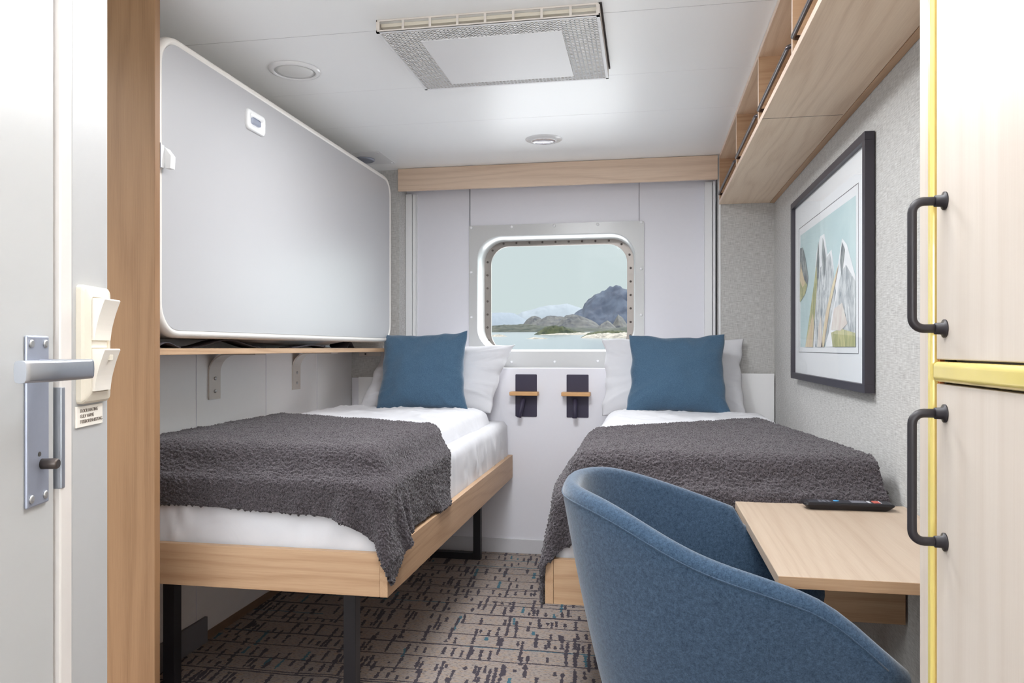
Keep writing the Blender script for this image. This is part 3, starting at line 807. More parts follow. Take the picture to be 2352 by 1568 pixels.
# ------------------------------------------------------------------ reading lamp plates between the beds
def reading(cx, tilt, label):
    t_ = thing('reading_lamp', label, 'wall lamp', (cx, YP, .885), 'navy wall plates under the window')
    b = MB(); P_ = [(p[0], YP - .0045, p[1]) for p in rrect(cx, .8865, .122, .238, .005, 4)]; b.prism(P_, (0, .0045, 0)); obj('back_plate', b, 'navy_metal', t_)
    obj('wooden_ledge', MB().box(cx - .084, cx + .074, YP - .07, YP - .0045, .889, .910, .003, 2), 'dowel_wood', t_)
    q0 = Vector((cx - .010, YP - .032, .872)); q1 = q0 + Vector((-.021 * tilt - .002, -.02, -.105))
    b = MB(); b.tube([q0, q0 + (q1 - q0) * .98, q1], [.0135, .0135, .011], 20); lb = obj('lamp_head', b, 'navy_metal', t_)
    b = MB(); b.tube([(cx - .012, YP - .004, .84), (cx - .012, YP - .03, .845)], .006, 12); obj('lamp_arm', b, 'navy_metal', t_)
reading(-.666, 1, 'navy wall plate with oak ledge and tilted lamp, nearer the left bed')
reading(-.377, 0, 'navy wall plate with oak ledge and upright lamp, nearer the right bed')

# ------------------------------------------------------------------ beds
RT, RB = .556, .430
def bed(x0, x1, side, label, loc):
    """side: +1 = free long side at x1, -1 = free long side at x0"""
    t_ = thing('bed', label, 'bed', loc, 'single beds either side of the cabin')
    y0, y1 = 2.082 if side > 0 else 2.114, 4.150
    fx = x1 if side > 0 else x0; s_ = -side
    a, c = sorted((fx, fx + s_ * .024)); obj('side_rail', MB().box(a, c, y0, y1, RB, RT, .0012), 'oak_y', t_)
    a, c = sorted((x0 if side > 0 else x1, fx + s_ * .0245)); obj('foot_rail', MB().box(a, c, y0 + .0008, y0 + .024, RB, RT, .0012), 'oak_x', t_)
    wx = x0 if side > 0 else x1; a, c = sorted((wx, wx + side * .024)); obj('side_rail', MB().box(a, c, y0 + .024, y1, RB, RT, .0012), 'oak_y', t_)
    obj('slat_base', MB().box(x0 + .025, x1 - .025, y0 + .025, y1 - .01, RB + .03, RB + .05), 'oak_x', t_)
    lx0, lx1 = (x0 + .152, x1 - .152)
    for yy in (2.217, 4.0):
        b = MB(); b.box(lx0 - .0, lx0 + .04, yy, yy + .04, 0, RB, .001); b.box(lx1 - .04, lx1, yy, yy + .04, 0, RB, .001); b.box(lx0 + .04, lx1 - .04, yy, yy + .04, .0, .035, .001)
        obj('leg_frame', b, 'black_metal', t_)
    return t_
LB = bed(-1.705, -.738, 1, 'left single bed with oak rails and black metal legs', (-1.22, 3.1, 0))
RBd = bed(-.283, XR - .006, -1, 'right single bed with oak rails behind the blue chair', (.2, 3.1, 0))

def wr(x, y, s=1., seed=0.):
    """soft cloth creases"""
    a = N3(x * 3.1 * s + seed, y * 3.3 * s, seed); r1 = 1 - abs(N3(x * 5.5 * s + a * 1.4, y * 4.2 * s - a, seed + 3.3)) * 2
    r2 = 1 - abs(N3(x * 11 * s - a * 2, y * 9 * s + a, seed + 7.7)) * 2
    return .55 * a + .35 * max(0, r1) ** 3 + .25 * max(0, r2) ** 4
def soft_box(x0, x1, y0, y1, z0, z1, r, amp, seed, nx=60, ny=90, nz=10, cover=None):
    """rounded cloth covered block: top heightfield flowing into sides"""
    b = MB(); rows = []
    k_side = nz
    us = [-1 - (k_side - i) / k_side for i in range(k_side)] + [-1 + 2 * i / nx for i in range(nx + 1)] + [1 + (i + 1) / k_side for i in range(k_side)]
    vs_ = [-1 - (k_side - i) / k_side for i in range(k_side)] + [-1 + 2 * i / ny for i in range(ny + 1)] + [1 + (i + 1) / k_side for i in range(k_side)]
    cx, cy, hx, hy = (x0 + x1) / 2, (y0 + y1) / 2, (x1 - x0) / 2, (y1 - y0) / 2; hz = z1 - z0
    for u in us:
        row = []
        for v in vs_:
            du, dv_ = max(0, abs(u) - 1), max(0, abs(v) - 1); d = max(du, dv_)
            cu_, cv_ = max(-1, min(1, u)), max(-1, min(1, v))
            X = cx + cu_ * hx; Y = cy + cv_ * hy
            # soften rim
            ex = hx * (1 - abs(cu_)); ey = hy * (1 - abs(cv_)); e = min(ex, ey)
            drop = 0
            if e < r: drop = r - math.sqrt(max(0, r * r - (r - e) ** 2))
            # superellipse-like corner rounding in plan
            if abs(cu_) > .9 and abs(cv_) > .9: pass
            z = z1 - drop; nzv = wr(X, Y, 1, seed) * amp
            if d == 0: z += (-.030 * max(0, min(1, (cover(X) - Y) / .12)) if cover else 0) + nzv * min(1, (.25 if r < .05 else 0) + e / .1)
            else:
                zt = z1 - r; z = zt - d * (zt - z0)
                bul = amp * (.9 * N3(X * 6 + Y * 6, z * 5, seed + 5) + 1.3 * max(0, 1 - abs(N3(X * 13 + Y * 13, z * 2.5, seed + 9)) * 9) * (1 if r < .05 else .3))
                bul *= math.sin(PI * min(1, d * 1.1)) ** .7 if d < .9 else .2
                if r > .05: bul = abs(bul) * .35
                if du >= dv_ and du > 0: X += math.copysign(bul, u)
                if dv_ >= du and dv_ > 0: Y += math.copysign(bul, v)
            row.append((X, Y, z))
        rows.append(row)
    v = b.grid(rows)
    bmesh.ops.remove_doubles(b.bm, verts=b.bm.verts, dist=.0005)
    return b
MZ = .748
m1 = obj('mattress', soft_box(-1.69, -.766, 2.118, 4.135, RB + .055, MZ, .030, .010, 1.1, 60, 110, 12), 'white_linen', LB)
m2 = obj('mattress', soft_box(-.255, .655, 2.148, 4.135, RB + .055, MZ, .030, .010, 5.1, 60, 110, 12), 'white_linen', RBd)

def cushion(name, label, cat, w, h, t_, loc, rot, m, pinch=.07, seed=0., amp=.006, group=None, n=56, piping=None, skew=0, sag=0, flare=0):
    """pillow in local X (width), Z (height), Y (thickness); origin at bottom centre"""
    R = Matrix.Rotation(rot[2], 4, 'Z') @ Matrix.Rotation(rot[0], 4, 'X') @ Matrix.Rotation(rot[1], 4, 'Y')
    bm = bmesh.new(); lay = []
    for side in (-1, 1):
        g = []
        for i in range(n + 1):
            row = []
            for j in range(n + 1):
                u = math.sin(PI / 2 * (-1 + 2 * i / n)) * .55 + (-1 + 2 * i / n) * .45; v = math.sin(PI / 2 * (-1 + 2 * j / n)) * .55 + (-1 + 2 * j / n) * .45
                X = w / 2 * u * (1 - pinch * (1 - v * v) * (abs(u) ** 2)); Z_ = h / 2 * v * (1 - pinch * (1 - u * u) * (abs(v) ** 2))
                ce = abs(u * v) ** 3
                prof = max(0, (1 - abs(u) ** 2.6) * (1 - abs(v) ** 2.6)) ** .55
                belly = 1 - .18 * (v + .2) * (v > -.2)
                ed = max(abs(u), abs(v))
                # creases running in from the corners and edges
                ang = math.atan2(v, u); rad = math.hypot(u, v)
                cr = max(0, 1 - abs(N3(ang * 3.2 + seed, rad * 1.2, seed)) * 4) * max(0, rad - .55) * 1.3
                lo = N3(u * 1.6 + seed, v * 1.6, seed + side) + .5 * N3(u * 4 + seed, v * 3.5, seed + 2)
                Y = side * (t_ / 2 * prof * belly + prof * amp * (lo * 1.2 + cr * 2.0) * 1.2) + amp * 1.6 * N3(u * 2 + seed, v * 2, seed + 8) * ed ** 3
                X += amp * 1.2 * N3(v * 3 + seed, u * 2, 4) * ed ** 4; Z_ += amp * 1.5 * N3(u * 3 + seed, v * 2, 9) * ed ** 4
                X += skew * Z_; X *= 1 - flare * v
                if sag: Z_ -= sag * max(0, v) ** 2 * (1 - u * u)
                row.append(bm.verts.new(R @ Vector((X, Y, Z_ + h / 2))))
            g.append(row)
        for i in range(n):
            for j in range(n):
                q = (g[i][j], g[i + 1][j], g[i + 1][j + 1], g[i][j + 1]); f = bm.faces.new(q if side < 0 else q[::-1]); f.smooth = True
        lay.append(g)
    bmesh.ops.translate(bm, verts=bm.verts, vec=Vector(loc))
    bmesh.ops.remove_doubles(bm, verts=bm.verts, dist=.00025)
    zmin = min(v.co.z for v in bm.verts)
    o = obj(name, bm, m, None, loc)
    return tag(o, label, cat, group)

# ------------------------------------------------------------------ cloth: small position based solver
def rbox_sdf(P, lo, hi, r):
    c = (np.array(lo) + hi) / 2; hf = (np.array(hi) - lo) / 2 - r
    q = np.abs(P - c) - hf; qp = np.maximum(q, 0); ln = np.linalg.norm(qp, axis=1)
    d = ln + np.minimum(q.max(1), 0) - r
    n = np.zeros_like(P); out = ln > 1e-9
    n[out] = qp[out] / ln[out, None] * np.sign(P - c)[out]
    ins = ~out; k = q[ins].argmax(1); nn = np.zeros((ins.sum(), 3)); nn[np.arange(len(k)), k] = np.sign(P - c)[ins][np.arange(len(k)), k]; n[ins] = nn
    return d, n
MG = .012
def drape(quad, nu, nv, z0, boxes, steps=170, bend=.25, xlim=None, seed=1, crease=.01, fric=.92, slack=1.0):
    BL, BR_, FR, FL = [np.array(q, float) for q in quad]
    u = np.linspace(0, 1, nu)[:, None, None]; v = np.linspace(0, 1, nv)[None, :, None]
    P = ((1 - u) * (1 - v) * BL + u * (1 - v) * BR_ + u * v * FR + (1 - u) * v * FL)
    P = np.concatenate([P, np.full((nu, nv, 1), z0)], 2)
    rest = P.copy()
    rng = np.random.RandomState(seed)
    for i in range(nu):
        for j in range(nv): P[i, j, 2] += .02 * N3(P[i, j, 0] * 5 + seed, P[i, j, 1] * 5)
    if xlim: P[..., 0] = np.clip(P[..., 0], xlim[0], xlim[1])
    idx = np.arange(nu * nv).reshape(nu, nv); R_ = rest.reshape(-1, 3); X = P.reshape(-1, 3).copy()
    def pairs(a, b): return a.ravel(), b.ravel()
    C = []
    def add(a, b, k):
        L_ = np.linalg.norm(R_[a] - R_[b], axis=1) * slack; C.append((a, b, L_, k))
    for s in (0, 1):
        add(*pairs(idx[s:-1:2, :], idx[s + 1::2, :]), 1.); add(*pairs(idx[:, s:-1:2], idx[:, s + 1::2]), 1.)
    for s in (0, 1):
        add(*pairs(idx[s:-1:2, :-1], idx[s + 1::2, 1:]), .35); add(*pairs(idx[s:-1:2, 1:], idx[s + 1::2, :-1]), .35)
    for s in (0, 1, 2, 3):
        a = idx[s:-2:4, :]; c = idx[s + 2::4, :]; a = a[:c.shape[0]]
        if a.size: add(*pairs(a, c), bend)
        a = idx[:, s:-2:4]; c = idx[:, s + 2::4]; a = a[:, :c.shape[1]]
        if a.size: add(*pairs(a, c), bend)
    V = np.zeros_like(X); dt = 1 / 60
    for it in range(steps):
        V[:, 2] -= 9.8 * dt; V *= .97; old = X.copy(); X = X + V * dt
        for _ in range(18):
            for a, b_, L_, k in C:
                d = X[b_] - X[a]; l = np.linalg.norm(d, axis=1) + 1e-9; c = ((l - L_) / l * .5 * k)[:, None] * d
                np.add.at(X, a, c) if k == .35 else X.__setitem__(a, X[a] + c)
                np.add.at(X, b_, -c) if k == .35 else X.__setitem__(b_, X[b_] - c)
        for lo, hi, r in boxes:
            d, n = rbox_sdf(X, lo, hi, r); m = d < MG
            if m.any():
                X[m] += n[m] * (MG - d[m])[:, None]
                mv = X[m] - old[m]; tn = mv - n[m] * (mv * n[m]).sum(1)[:, None]; tl = np.linalg.norm(tn, axis=1); X[m] -= tn * np.where(tl < .004, 1., fric)[:, None]
        if xlim: X[:, 0] = np.clip(X[:, 0], xlim[0], xlim[1])
        V = (X - old) / dt
        sp = np.linalg.norm(V, axis=1); big = sp > 2; V[big] *= (2 / sp[big])[:, None]
    return X.reshape(nu, nv, 3)
def cloth_obj(name, G, mats, label, cat, loc, level=3, texs=(), thick=.012):
    b = MB(); b.grid([[tuple(p) for p in row] for row in G])
    o = obj(name, b, mats, None, loc, norm=False)
    # top faces upward
    me = o.data
    if sum(p.normal.z for p in me.polygons) < 0:
        me.flip_normals()
    tag(o, label, cat)
    md = o.modifiers.new('sub', 'SUBSURF'); md.levels = level; md.render_levels = level
    for (tp, size, st, mid) in texs:
        tx = bpy.data.textures.new(name + tp, tp); tx.noise_scale = size
        if tp == 'VORONOI': tx.distance_metric = 'DISTANCE'; tx.weight_1 = 1
        d = o.modifiers.new('disp', 'DISPLACE'); d.texture = tx; d.strength = st; d.mid_level = mid; d.texture_coords = 'LOCAL'
    sd = o.modifiers.new('solid', 'SOLIDIFY'); sd.thickness = thick; sd.offset = -1
    if len(mats) > 1: sd.material_offset = 1; sd.material_offset_rim = 0
    return o

# duvets
DT = .835
dl = soft_box(-1.685, -.825, 2.20, 3.93, MZ - .022, DT, .078, .030, 21.5, 70, 120, 6, lambda x: 3.10 - .35 * (x + 1.66))
tag(obj('duvet', dl, 'white_linen', None, (-1.24, 3.0, MZ)), 'white duvet on the left bed under a charcoal throw', 'duvet')
dr_ = soft_box(-.215, .60, 2.22, 3.95, MZ - .022, DT - .004, .078, .030, 31.5, 70, 120, 6, lambda x: 2.68 + .72 * (x + .22))
tag(obj('duvet', dr_, 'white_linen', None, (.2, 3.0, MZ)), 'white duvet on the right bed under a charcoal throw', 'duvet')

big = 1e1
TX = (('VORONOI', .0075, -.0080, .5), ('CLOUDS', .07, .008, .5))
G = drape([(-1.66, 3.24), (-.535, 2.76), (-.565, 1.975), (-1.66, 1.995)], 60, 62, .88,
          [((-1.8, 2.110, .2), (-.758, 4.3, MZ + .004), .010), ((-1.8, 2.17, .6), (-.80, 4.1, DT + .008), .05), ((-1.9, 2.078, 0), (-.734, 4.2, RT), .004)], xlim=(-1.70, 0), seed=3)
cloth_obj('throw_blanket', G, ['boucle_grey'], 'charcoal boucle throw draped over the foot of the left bed', 'blanket', (-1.2, 2.5, .8), 3, TX)
G = drape([(-.25, 2.80), (.47, 3.36), (.66, 1.96), (-.535, 2.02)], 62, 64, .88,
          [((-.260, 2.140, .2), (.70, 4.3, MZ + .004), .010), ((-.215, 2.2, .6), (.70, 4.1, DT + .008), .05), ((-.287, 2.110, 0), (.9, 4.2, RT), .004)], xlim=(-2, XR - .034), seed=8)
cloth_obj('throw_blanket', G, ['boucle_grey'], 'charcoal boucle throw draped over the foot of the right bed', 'blanket', (.2, 2.6, .8), 3, TX)

# pillows
rd = math.radians
cushion('pillow', 'white pillow leaning behind the blue cushion on the left bed', 'pillow', .77, .405, .17, (-1.16, 3.98, .80), (rd(-24), rd(0), rd(0)), 'white_linen', .055, 2.2, .013, 'white bed pillows', skew=.24)
cushion('pillow', 'white pillow leaning behind the blue cushion on the right bed', 'pillow', .74, .44, .17, (.135, 3.99, .795), (rd(-22), 0, 0), 'white_linen', .05, 6.6, .012, 'white bed pillows')
cushion('cushion', 'square blue scatter cushion propped on the left bed', 'cushion', .49, .44, .14, (-1.165, 3.80, .818), (rd(-17), rd(-2), rd(0)), 'cushion_blue', .095, 4.1, .008, 'blue scatter cushions', flare=.035)
cushion('cushion', 'square blue scatter cushion propped on the right bed', 'cushion', .50, .42, .14, (.150, 3.82, .822), (rd(-17), rd(0), 0), 'cushion_blue', .095, 9.3, .008, 'blue scatter cushions', flare=.035)

# ------------------------------------------------------------------ armchair
ch = thing('armchair', 'blue felt tub armchair pulled up to the desk', 'armchair', (.1, 1.62, 0))
CC = Vector((.150, 1.615, 0)); CR = rd(0)
def chair_plan(s, k=1.0):
    """s in [-1,1]: near arm front -> back -> far arm front; chair faces +x"""
    hw, bk_, fr, p = .318 * k, .325 * k, .268 * k, 2.5
    t_ = PI / 2 * abs(s) ** 1.25
    return fr - (bk_ + fr) * max(0, math.cos(t_)) ** (2 / p), math.copysign(hw * math.sin(t_) ** (2 / p), s)
def chair_pt(s, k, z, off=0):
    x, y = chair_plan(s, k); x2, y2 = chair_plan(min(1, s + .01), k); x1, y1 = chair_plan(max(-1, s - .01), k)
    t_ = Vector((x2 - x1, y2 - y1)).normalized(); n_ = Vector((-t_.y, t_.x))   # inward
    if abs(s) > .9: n_ = Vector((0, -math.copysign(1, s)))
    elif n_.dot(Vector((-x, -y))) < 0: n_ = -n_
    x += n_.x * off; y += n_.y * off
    r = Matrix.Rotation(CR, 3, 'Z') @ Vector((x, y, z)); return CC + r
def rim_z(s):
    X = CC.x + chair_plan(s)[0]
    q = X + .11; sp_ = .5 * (q + math.sqrt(q * q + .0036))      # soft knee
    z = .890 - .368 * sp_ - (.016 * math.exp(-((X - .08) / .12) ** 2) if s < 0 else 0)
    if s > 0: z -= max(0, min(1, (X - .205) / .032)) * .042
    return z
b = MB(); rows = []
NS = 96
for i in range(NS + 1):
    s = -1 + 2 * i / NS; zt = rim_z(s); row = []
    endf = max(0, (abs(s) - .9) / .1)
    zt -= .06 * endf ** 2
    T = .038
    for j in range(15):                       # outside, bottom to top
        f = j / 14; z = .31 + (zt - .03 - .31) * f; k = .56 + .44 * f ** .65
        row.append(chair_pt(s, k, z))
    for j in range(1, 8):                      # rolled rim
        a = PI * j / 8; row.append(chair_pt(s, 1.0, zt - .03 + .024 * math.sin(a), T / 2 * (1 - math.cos(a))))
    for j in range(13):                       # inside, top to seat
        f = 1 - j / 12; z = .40 + (zt - .03 - .40) * f; k = .80 + .20 * f ** .8
        row.append(chair_pt(s, k, z, T))
    rows.append(row)
v = b.grid(rows)
for q in (v[0], v[-1]):
    try: b.bm.faces.new(q)
    except ValueError: pass
obj('shell', b, 'chair_felt', ch)
b = MB(); rings = []
for (z_, k) in ((.31, .40), (.312, .54), (.34, .60), (.40, .72), (.44, .76), (.455, .74), (.462, .66), (.465, .3)):
    ring = []
    for i in range(48):
        a = 2 * PI * i / 48; ca, sa = math.cos(a), math.sin(a)
        x = math.copysign(abs(ca) ** .7, ca) * .345 * k * .93; y = math.copysign(abs(sa) ** .7, sa) * .335 * k * .93
        ring.append(CC + Matrix.Rotation(CR, 3, 'Z') @ Vector((x, y, z_)))
    rings.append(ring)
v = b.grid(rings, cv=True); b.bm.faces.new(v[0]); b.bm.faces.new(v[-1]); obj('seat', b, 'chair_felt', ch)
b = MB(); b.tube([chair_pt(-.985 + 1.97 * i / 120, 1.0, rim_z(-.985 + 1.97 * i / 120) - .06 * max(0, (abs(-.985 + 1.97 * i / 120) - .9) / .1) ** 2 - .030, -.0008) for i in range(121)], .0013, 6)
obj('seam', b, 'chair_felt', ch)
for sx, sy in ((-1, -1), (-1, 1), (1, -1), (1, 1)):
    b = MB(); p0 = CC + Vector((sx * .20, sy * .20, .315)); p1 = CC + Vector((sx * .225, sy * .225, 0)); b.tube([p0, p1], [.017, .012], 12); obj('leg', b, 'black_metal', ch)

# ------------------------------------------------------------------ outside: tilted sea, islands, hills
SL = (CY - 752) / F
SEA = -6.0
def sea_z(x, y): return SEA + SL * y
def omat(name, c1, c2, scale, rough=.9, stops=(.4, .6)):
    m = bpy.data.materials.new(name); t = NT(m); n = t.noise(t.obj(), scale, 6, .65)
    t.bsdf(t.ramp(n, [(stops[0], c1), (stops[1], c2)]), rough, 0, None, .1); M[name] = m
omat('haze_rock_far', lin(86, 92, 97), lin(90, 96, 101), .004)  # distance haze is put into the base colour of the far rock
omat('haze_rock_far2', lin(78, 85, 92), lin(82, 89, 96), .004)  # same painted haze, for the nearer far range
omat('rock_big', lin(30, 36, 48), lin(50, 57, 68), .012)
omat('rock_mid', lin(34, 37, 42), lin(62, 62, 60), .03)
omat('scrub', lin(24, 31, 26), lin(46, 48, 42), .06)
omat('heath', lin(18, 26, 19), lin(46, 50, 32), .12)
omat('shore_rock', lin(84, 82, 76), lin(118, 114, 106), .25)
def water():
    m = bpy.data.materials.new('sea_water'); t = NT(m)
    n = t.noise(t.map((.05, .5, .3)), 1, 4, .6)
    t.bsdf(lin(66, 76, 82), .16, 0, t.bump(n, .25, .3), .6); M['sea_water'] = m
water()
b = MB(); b.grid([[(x, y, sea_z(x, y)) for y in (8, 60, 200, 600, 2000, 9000)] for x in (-6000, -1500, -300, 300, 1500, 6000)], smooth=False)
o = obj('sea', b, 'sea_water', None, (0, 200, sea_z(0, 200))); tag(o, 'calm pale sea seen through the window', 'sea', kind='stuff')
def ridge(name, label, cat, D, th, pts, m, rough_=.06, group=None, base=None, seed=0., nd=44, nxs=170):
    """pts: (pixel x, pixel y) of the skyline; built at distance D with real depth th"""
    W = []
    for px, py in pts:
        r = ray(px, py); t_ = D / r.y; W.append((r.x * t_, r.z * t_ + H - sea_z(0, D)))
    b = MB(); rows = []
    x0, x1 = W[0][0], W[-1][0]
    for i in range(nxs + 1):
        x = x0 + (x1 - x0) * i / nxs
        for k in range(len(W) - 1):
            if W[k][0] <= x <= W[k + 1][0]: break
        f = (x - W[k][0]) / (W[k + 1][0] - W[k][0]); hgt = W[k][1] + (W[k + 1][1] - W[k][1]) * f
        row = []
        for j in range(nd + 1):
            q = -1 + 2 * j / nd; e = max(0, 1 - abs(q) ** 1.7)
            nz = N3(x / th * 3 + seed, q * 2.2, seed) + .6 * N3(x / th * 8 + seed, q * 6, seed) + .55 * (1 - 2 * abs(N3(x / th * 12, q * 5, seed))) + .35 * N3(x / th * 26, q * 16, seed)
            hh = max(0, hgt) * e * (1 + rough_ * nz * 3.2 * (abs(q) ** .5)) + hgt * rough_ * .35 * N3(x / th * 22, q * 9, seed) - .4
            yy = D + q * th * (1 + .15 * N3(x / th * 2, q, seed + 4)); row.append((x * (yy / D), yy, sea_z(0, yy) + hh))
        rows.append(row)
    b.grid(rows)
    o = obj(name, b, m, None, (W[0][0], D, sea_z(0, D))); return tag(o, label, cat, group)
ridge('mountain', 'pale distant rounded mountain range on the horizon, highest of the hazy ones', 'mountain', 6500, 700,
      [(1150, 752), (1170, 737), (1190, 722), (1200, 716), (1215, 713), (1240, 705), (1262, 701), (1278, 700), (1295, 698), (1303, 697), (1315, 701), (1330, 706), (1345, 712), (1380, 722), (1440, 740), (1500, 752)], 'haze_rock_far', .02, seed=1)
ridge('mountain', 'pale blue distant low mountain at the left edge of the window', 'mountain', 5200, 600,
      [(1040, 752), (1090, 722), (1128, 718.5), (1150, 717.5), (1170, 718), (1180, 719), (1190, 724), (1215, 738), (1245, 752)], 'haze_rock_far2', .02, seed=2)
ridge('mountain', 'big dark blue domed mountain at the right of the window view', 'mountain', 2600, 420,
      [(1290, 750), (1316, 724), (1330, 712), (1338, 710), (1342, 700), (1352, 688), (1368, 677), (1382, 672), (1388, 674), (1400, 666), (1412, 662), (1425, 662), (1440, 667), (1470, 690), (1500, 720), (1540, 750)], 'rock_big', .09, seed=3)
ridge('hill', 'small dark pointed hill left of the rounded grey hills', 'hill', 2100, 160,
      [(1185, 755), (1200, 746), (1212, 733), (1222, 726), (1230, 725), (1240, 729), (1252, 738), (1275, 755)], 'rock_mid', .08, seed=4)
ridge('hill', 'rounded grey rocky hill in the middle of the window view', 'hill', 1900, 180,
      [(1200, 757), (1225, 741), (1245, 732), (1257, 726), (1275, 726), (1290, 728), (1310, 731), (1335, 757)], 'rock_mid', .08, seed=5)
ridge('hill', 'broad grey rocky hill in front of the big mountain', 'hill', 1650, 180,
      [(1262, 758), (1285, 738), (1300, 724), (1315, 721), (1330, 724), (1350, 731), (1370, 742), (1385, 755), (1392, 758)], 'rock_mid', .09, seed=6)
ridge('hill', 'small pale rocky knoll at the foot of the big mountain', 'hill', 1550, 120,
      [(1368, 760), (1380, 745), (1395, 737), (1403, 741), (1415, 752), (1428, 760)], 'rock_mid', .1, seed=7)
ridge('hill', 'green grey slope at the right edge below the big mountain', 'hill', 1750, 120,
      [(1400, 760), (1412, 735), (1420, 722), (1430, 730), (1440, 744), (1470, 755), (1500, 760)], 'rock_mid', .1, seed=17)
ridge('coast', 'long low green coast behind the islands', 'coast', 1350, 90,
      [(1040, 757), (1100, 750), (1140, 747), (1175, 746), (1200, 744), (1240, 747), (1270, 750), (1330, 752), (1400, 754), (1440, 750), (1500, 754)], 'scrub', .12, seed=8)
def island(label, D, th, top, shore, seed):
    o = ridge('island', label, 'island', D, th, shore, 'shore_rock', .2, 'small rocky islands', seed=seed, nd=20, nxs=80)
    o2 = ridge('heath', label, 'x', D + th * .25, th * .72, top, 'heath', .15, seed=seed + 3, nd=20, nxs=80)
    del o2['label']; del o2['category']; off = o2.location - o.location; o2.parent = o; o2.location = off
    return o
island('dark green island with scattered pale rocks in the middle of the bay', 760, 30,
       [(1222, 770), (1238, 760), (1252, 751), (1262, 748), (1275, 747), (1292, 749), (1310, 754), (1330, 759), (1350, 763), (1365, 768)],
       [(1218, 771), (1245, 766), (1280, 764), (1300, 763), (1330, 762), (1360, 763), (1400, 765), (1420, 770)], 11)
island('low white rocked island at the right of the bay', 520, 22,
       [(1335, 773), (1352, 764), (1370, 760), (1395, 758), (1420, 758), (1445, 760), (1500, 772)],
       [(1328, 777), (1345, 770), (1370, 765), (1400, 764), (1440, 763), (1475, 766), (1520, 777)], 13)
o = ridge('skerry', 'flat pale skerry alone on the water in the bay', 'skerry', 480, 7, [(1186, 779), (1205, 777), (1225, 773.5), (1245, 774), (1262, 777), (1280, 779)], 'shore_rock', .2, seed=14)
o = ridge('skerry', 'low pale skerry at the left edge of the bay', 'skerry', 620, 9, [(1110, 773), (1128, 769), (1145, 767), (1158, 769), (1170, 773)], 'shore_rock', .2, seed=15)

# ------------------------------------------------------------------ light
w = bpy.data.worlds.new('world'); sc.world = w; w.use_nodes = True; nt = w.node_tree; nt.nodes.clear()
out = nt.nodes.new('ShaderNodeOutputWorld'); bg = nt.nodes.new('ShaderNodeBackground'); tc = nt.nodes.new('ShaderNodeTexCoord')
sx = nt.nodes.new('ShaderNodeSeparateXYZ'); nt.links.new(tc.outputs['Generated'], sx.inputs[0])
rp = nt.nodes.new('ShaderNodeValToRGB'); nt.links.new(sx.outputs['Z'], rp.inputs[0])
e = rp.color_ramp.elements; e[0].position = 0; e[0].color = (*lin(206, 221, 221), 1); e[1].position = .20; e[1].color = (*lin(208, 222, 224), 1)
k = e.new(.42); k.color = (.95, .98, 1, 1)
st = nt.nodes.new('ShaderNodeMapRange'); nt.links.new(sx.outputs['Z'], st.inputs[0]); st.inputs[1].default_value = .2; st.inputs[2].default_value = .5; st.inputs[3].default_value = .62; st.inputs[4].default_value = 4.
dv3 = nt.nodes.new('ShaderNodeVectorMath'); dv3.operation = 'DOT_PRODUCT'; nt.links.new(tc.outputs['Generated'], dv3.inputs[0]); dv3.inputs[1].default_value = Vector((math.sin(rd(42)), math.cos(rd(42)), .40)).normalized()
lb_ = nt.nodes.new('ShaderNodeMapRange'); lb_.interpolation_type = 'SMOOTHSTEP'; nt.links.new(dv3.outputs['Value'], lb_.inputs[0]); lb_.inputs[1].default_value = math.cos(rd(36)); lb_.inputs[2].default_value = math.cos(rd(8)); lb_.inputs[3].default_value = 0; lb_.inputs[4].default_value = 5
ad_ = nt.nodes.new('ShaderNodeMath'); nt.links.new(st.outputs[0], ad_.inputs[0]); nt.links.new(lb_.outputs[0], ad_.inputs[1])
nt.links.new(rp.outputs[0], bg.inputs[0]); nt.links.new(ad_.outputs[0], bg.inputs[1]); nt.links.new(bg.outputs[0], out.inputs[0])
def area(name, loc, size, power, rot, color=(1, 1, 1), shape='RECTANGLE', spread=PI):
    l = bpy.data.lights.new(name, 'AREA'); l.shape = shape; l.size = size[0]; l.size_y = size[1]; l.energy = power; l.color = color; l.spread = spread
    o = bpy.data.objects.new(name, l); COL.objects.link(o); o.location = loc; o.rotation_euler = rot; return o
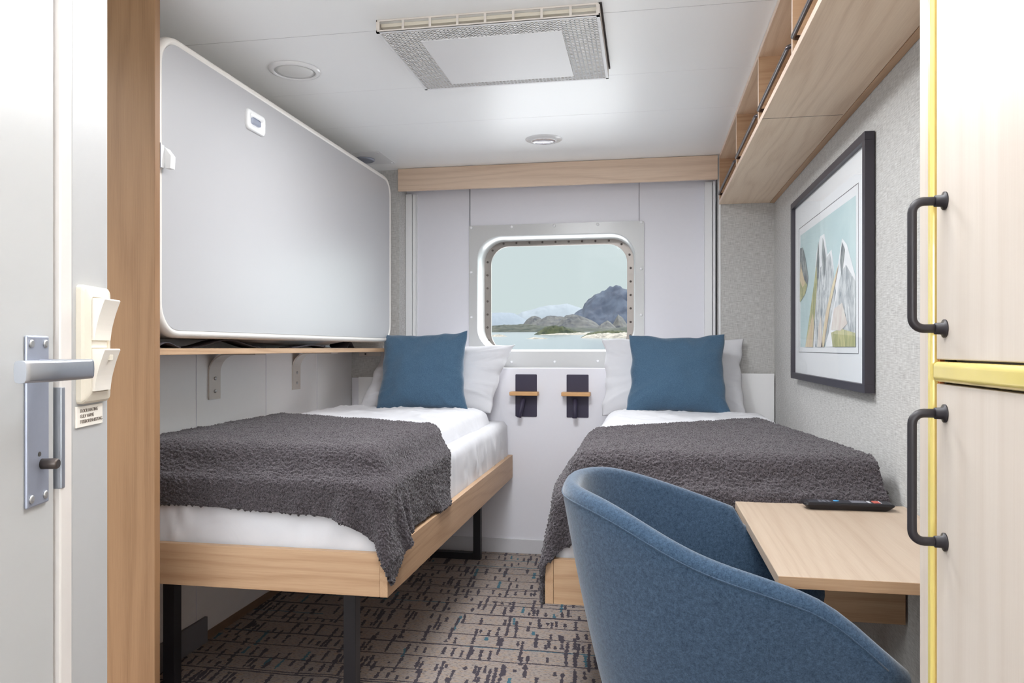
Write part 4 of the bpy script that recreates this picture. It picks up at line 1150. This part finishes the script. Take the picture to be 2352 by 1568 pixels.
p = area('window_daylight', (WXc, Y5 + .10, WZc - .02), (.84, .66), 1, (-PI / 2, 0, 0)); p.data.cycles.is_portal = True
area('entrance_fill', (-.10, -.25, CEIL - .02), (.75, 1.1), 3, (0, 0, 0), (.93, .97, 1))  # unseen fill light added behind the camera, no real fixture
def point_fill(name, loc, r, power):
    l = bpy.data.lights.new(name, 'POINT'); l.shadow_soft_size = r; l.energy = power; l.color = (.93, .97, 1)
    o = bpy.data.objects.new(name, l); COL.objects.link(o); o.location = loc
point_fill('entrance_point_fill', (.10, -.75, 1.30), .22, 19)  # soft point fill added behind the camera, stands for no known lamp
area('passage_bounce_fill', (-.20, .80, 1.80), (.5, .3), 13, (PI, 0, 0), (.94, .97, 1))  # unseen fill added above the view, aimed up to bounce off the ceiling
area('hall_fill', (-.10, 1.35, CEIL - .015), (.4, .4), 5, (0, 0, 0), (.95, .98, 1))  # added fill on the ceiling just out of view, not a fixture
area('sky_fill_panel', (-.5, 6.6, 3.6), (3.2, 2.0), 70, Vector((0, -2.1, -2.1)).to_track_quat('-Z', 'Y').to_euler(), (.95, .98, 1))  # light panel added outside above the window view, in place of bright sky
area('sea_fill_panel', (-.5, 6.8, .25), (3.2, 1.1), 50, Vector((0, -2.4, 1.1)).to_track_quat('-Z', 'Y').to_euler(), (.95, .98, 1))  # light panel added outside below the window view, in place of sea glare
area('vent_fill', (-.49, 2.53, 2.146), (.44, .38), 17, (0, 0, 0), (.94, .97, 1))  # fill light added under the vent panel to brighten the cabin
s_ = bpy.data.lights.new('sun', 'SUN'); so = bpy.data.objects.new('sun', s_); COL.objects.link(so); s_.energy = .5; s_.angle = rd(2); s_.color = (1, .97, .92)
so.rotation_euler = Vector((-.62, .62, -.5)).to_track_quat('-Z', 'Y').to_euler()

sc.view_settings.view_transform = 'Standard'; sc.view_settings.look = 'None'; sc.view_settings.gamma = 1; sc.view_settings.exposure = .68
sc.view_settings.use_curve_mapping = False
sc.cycles.max_bounces = 14; sc.cycles.diffuse_bounces = 8; sc.cycles.transparent_max_bounces = 16
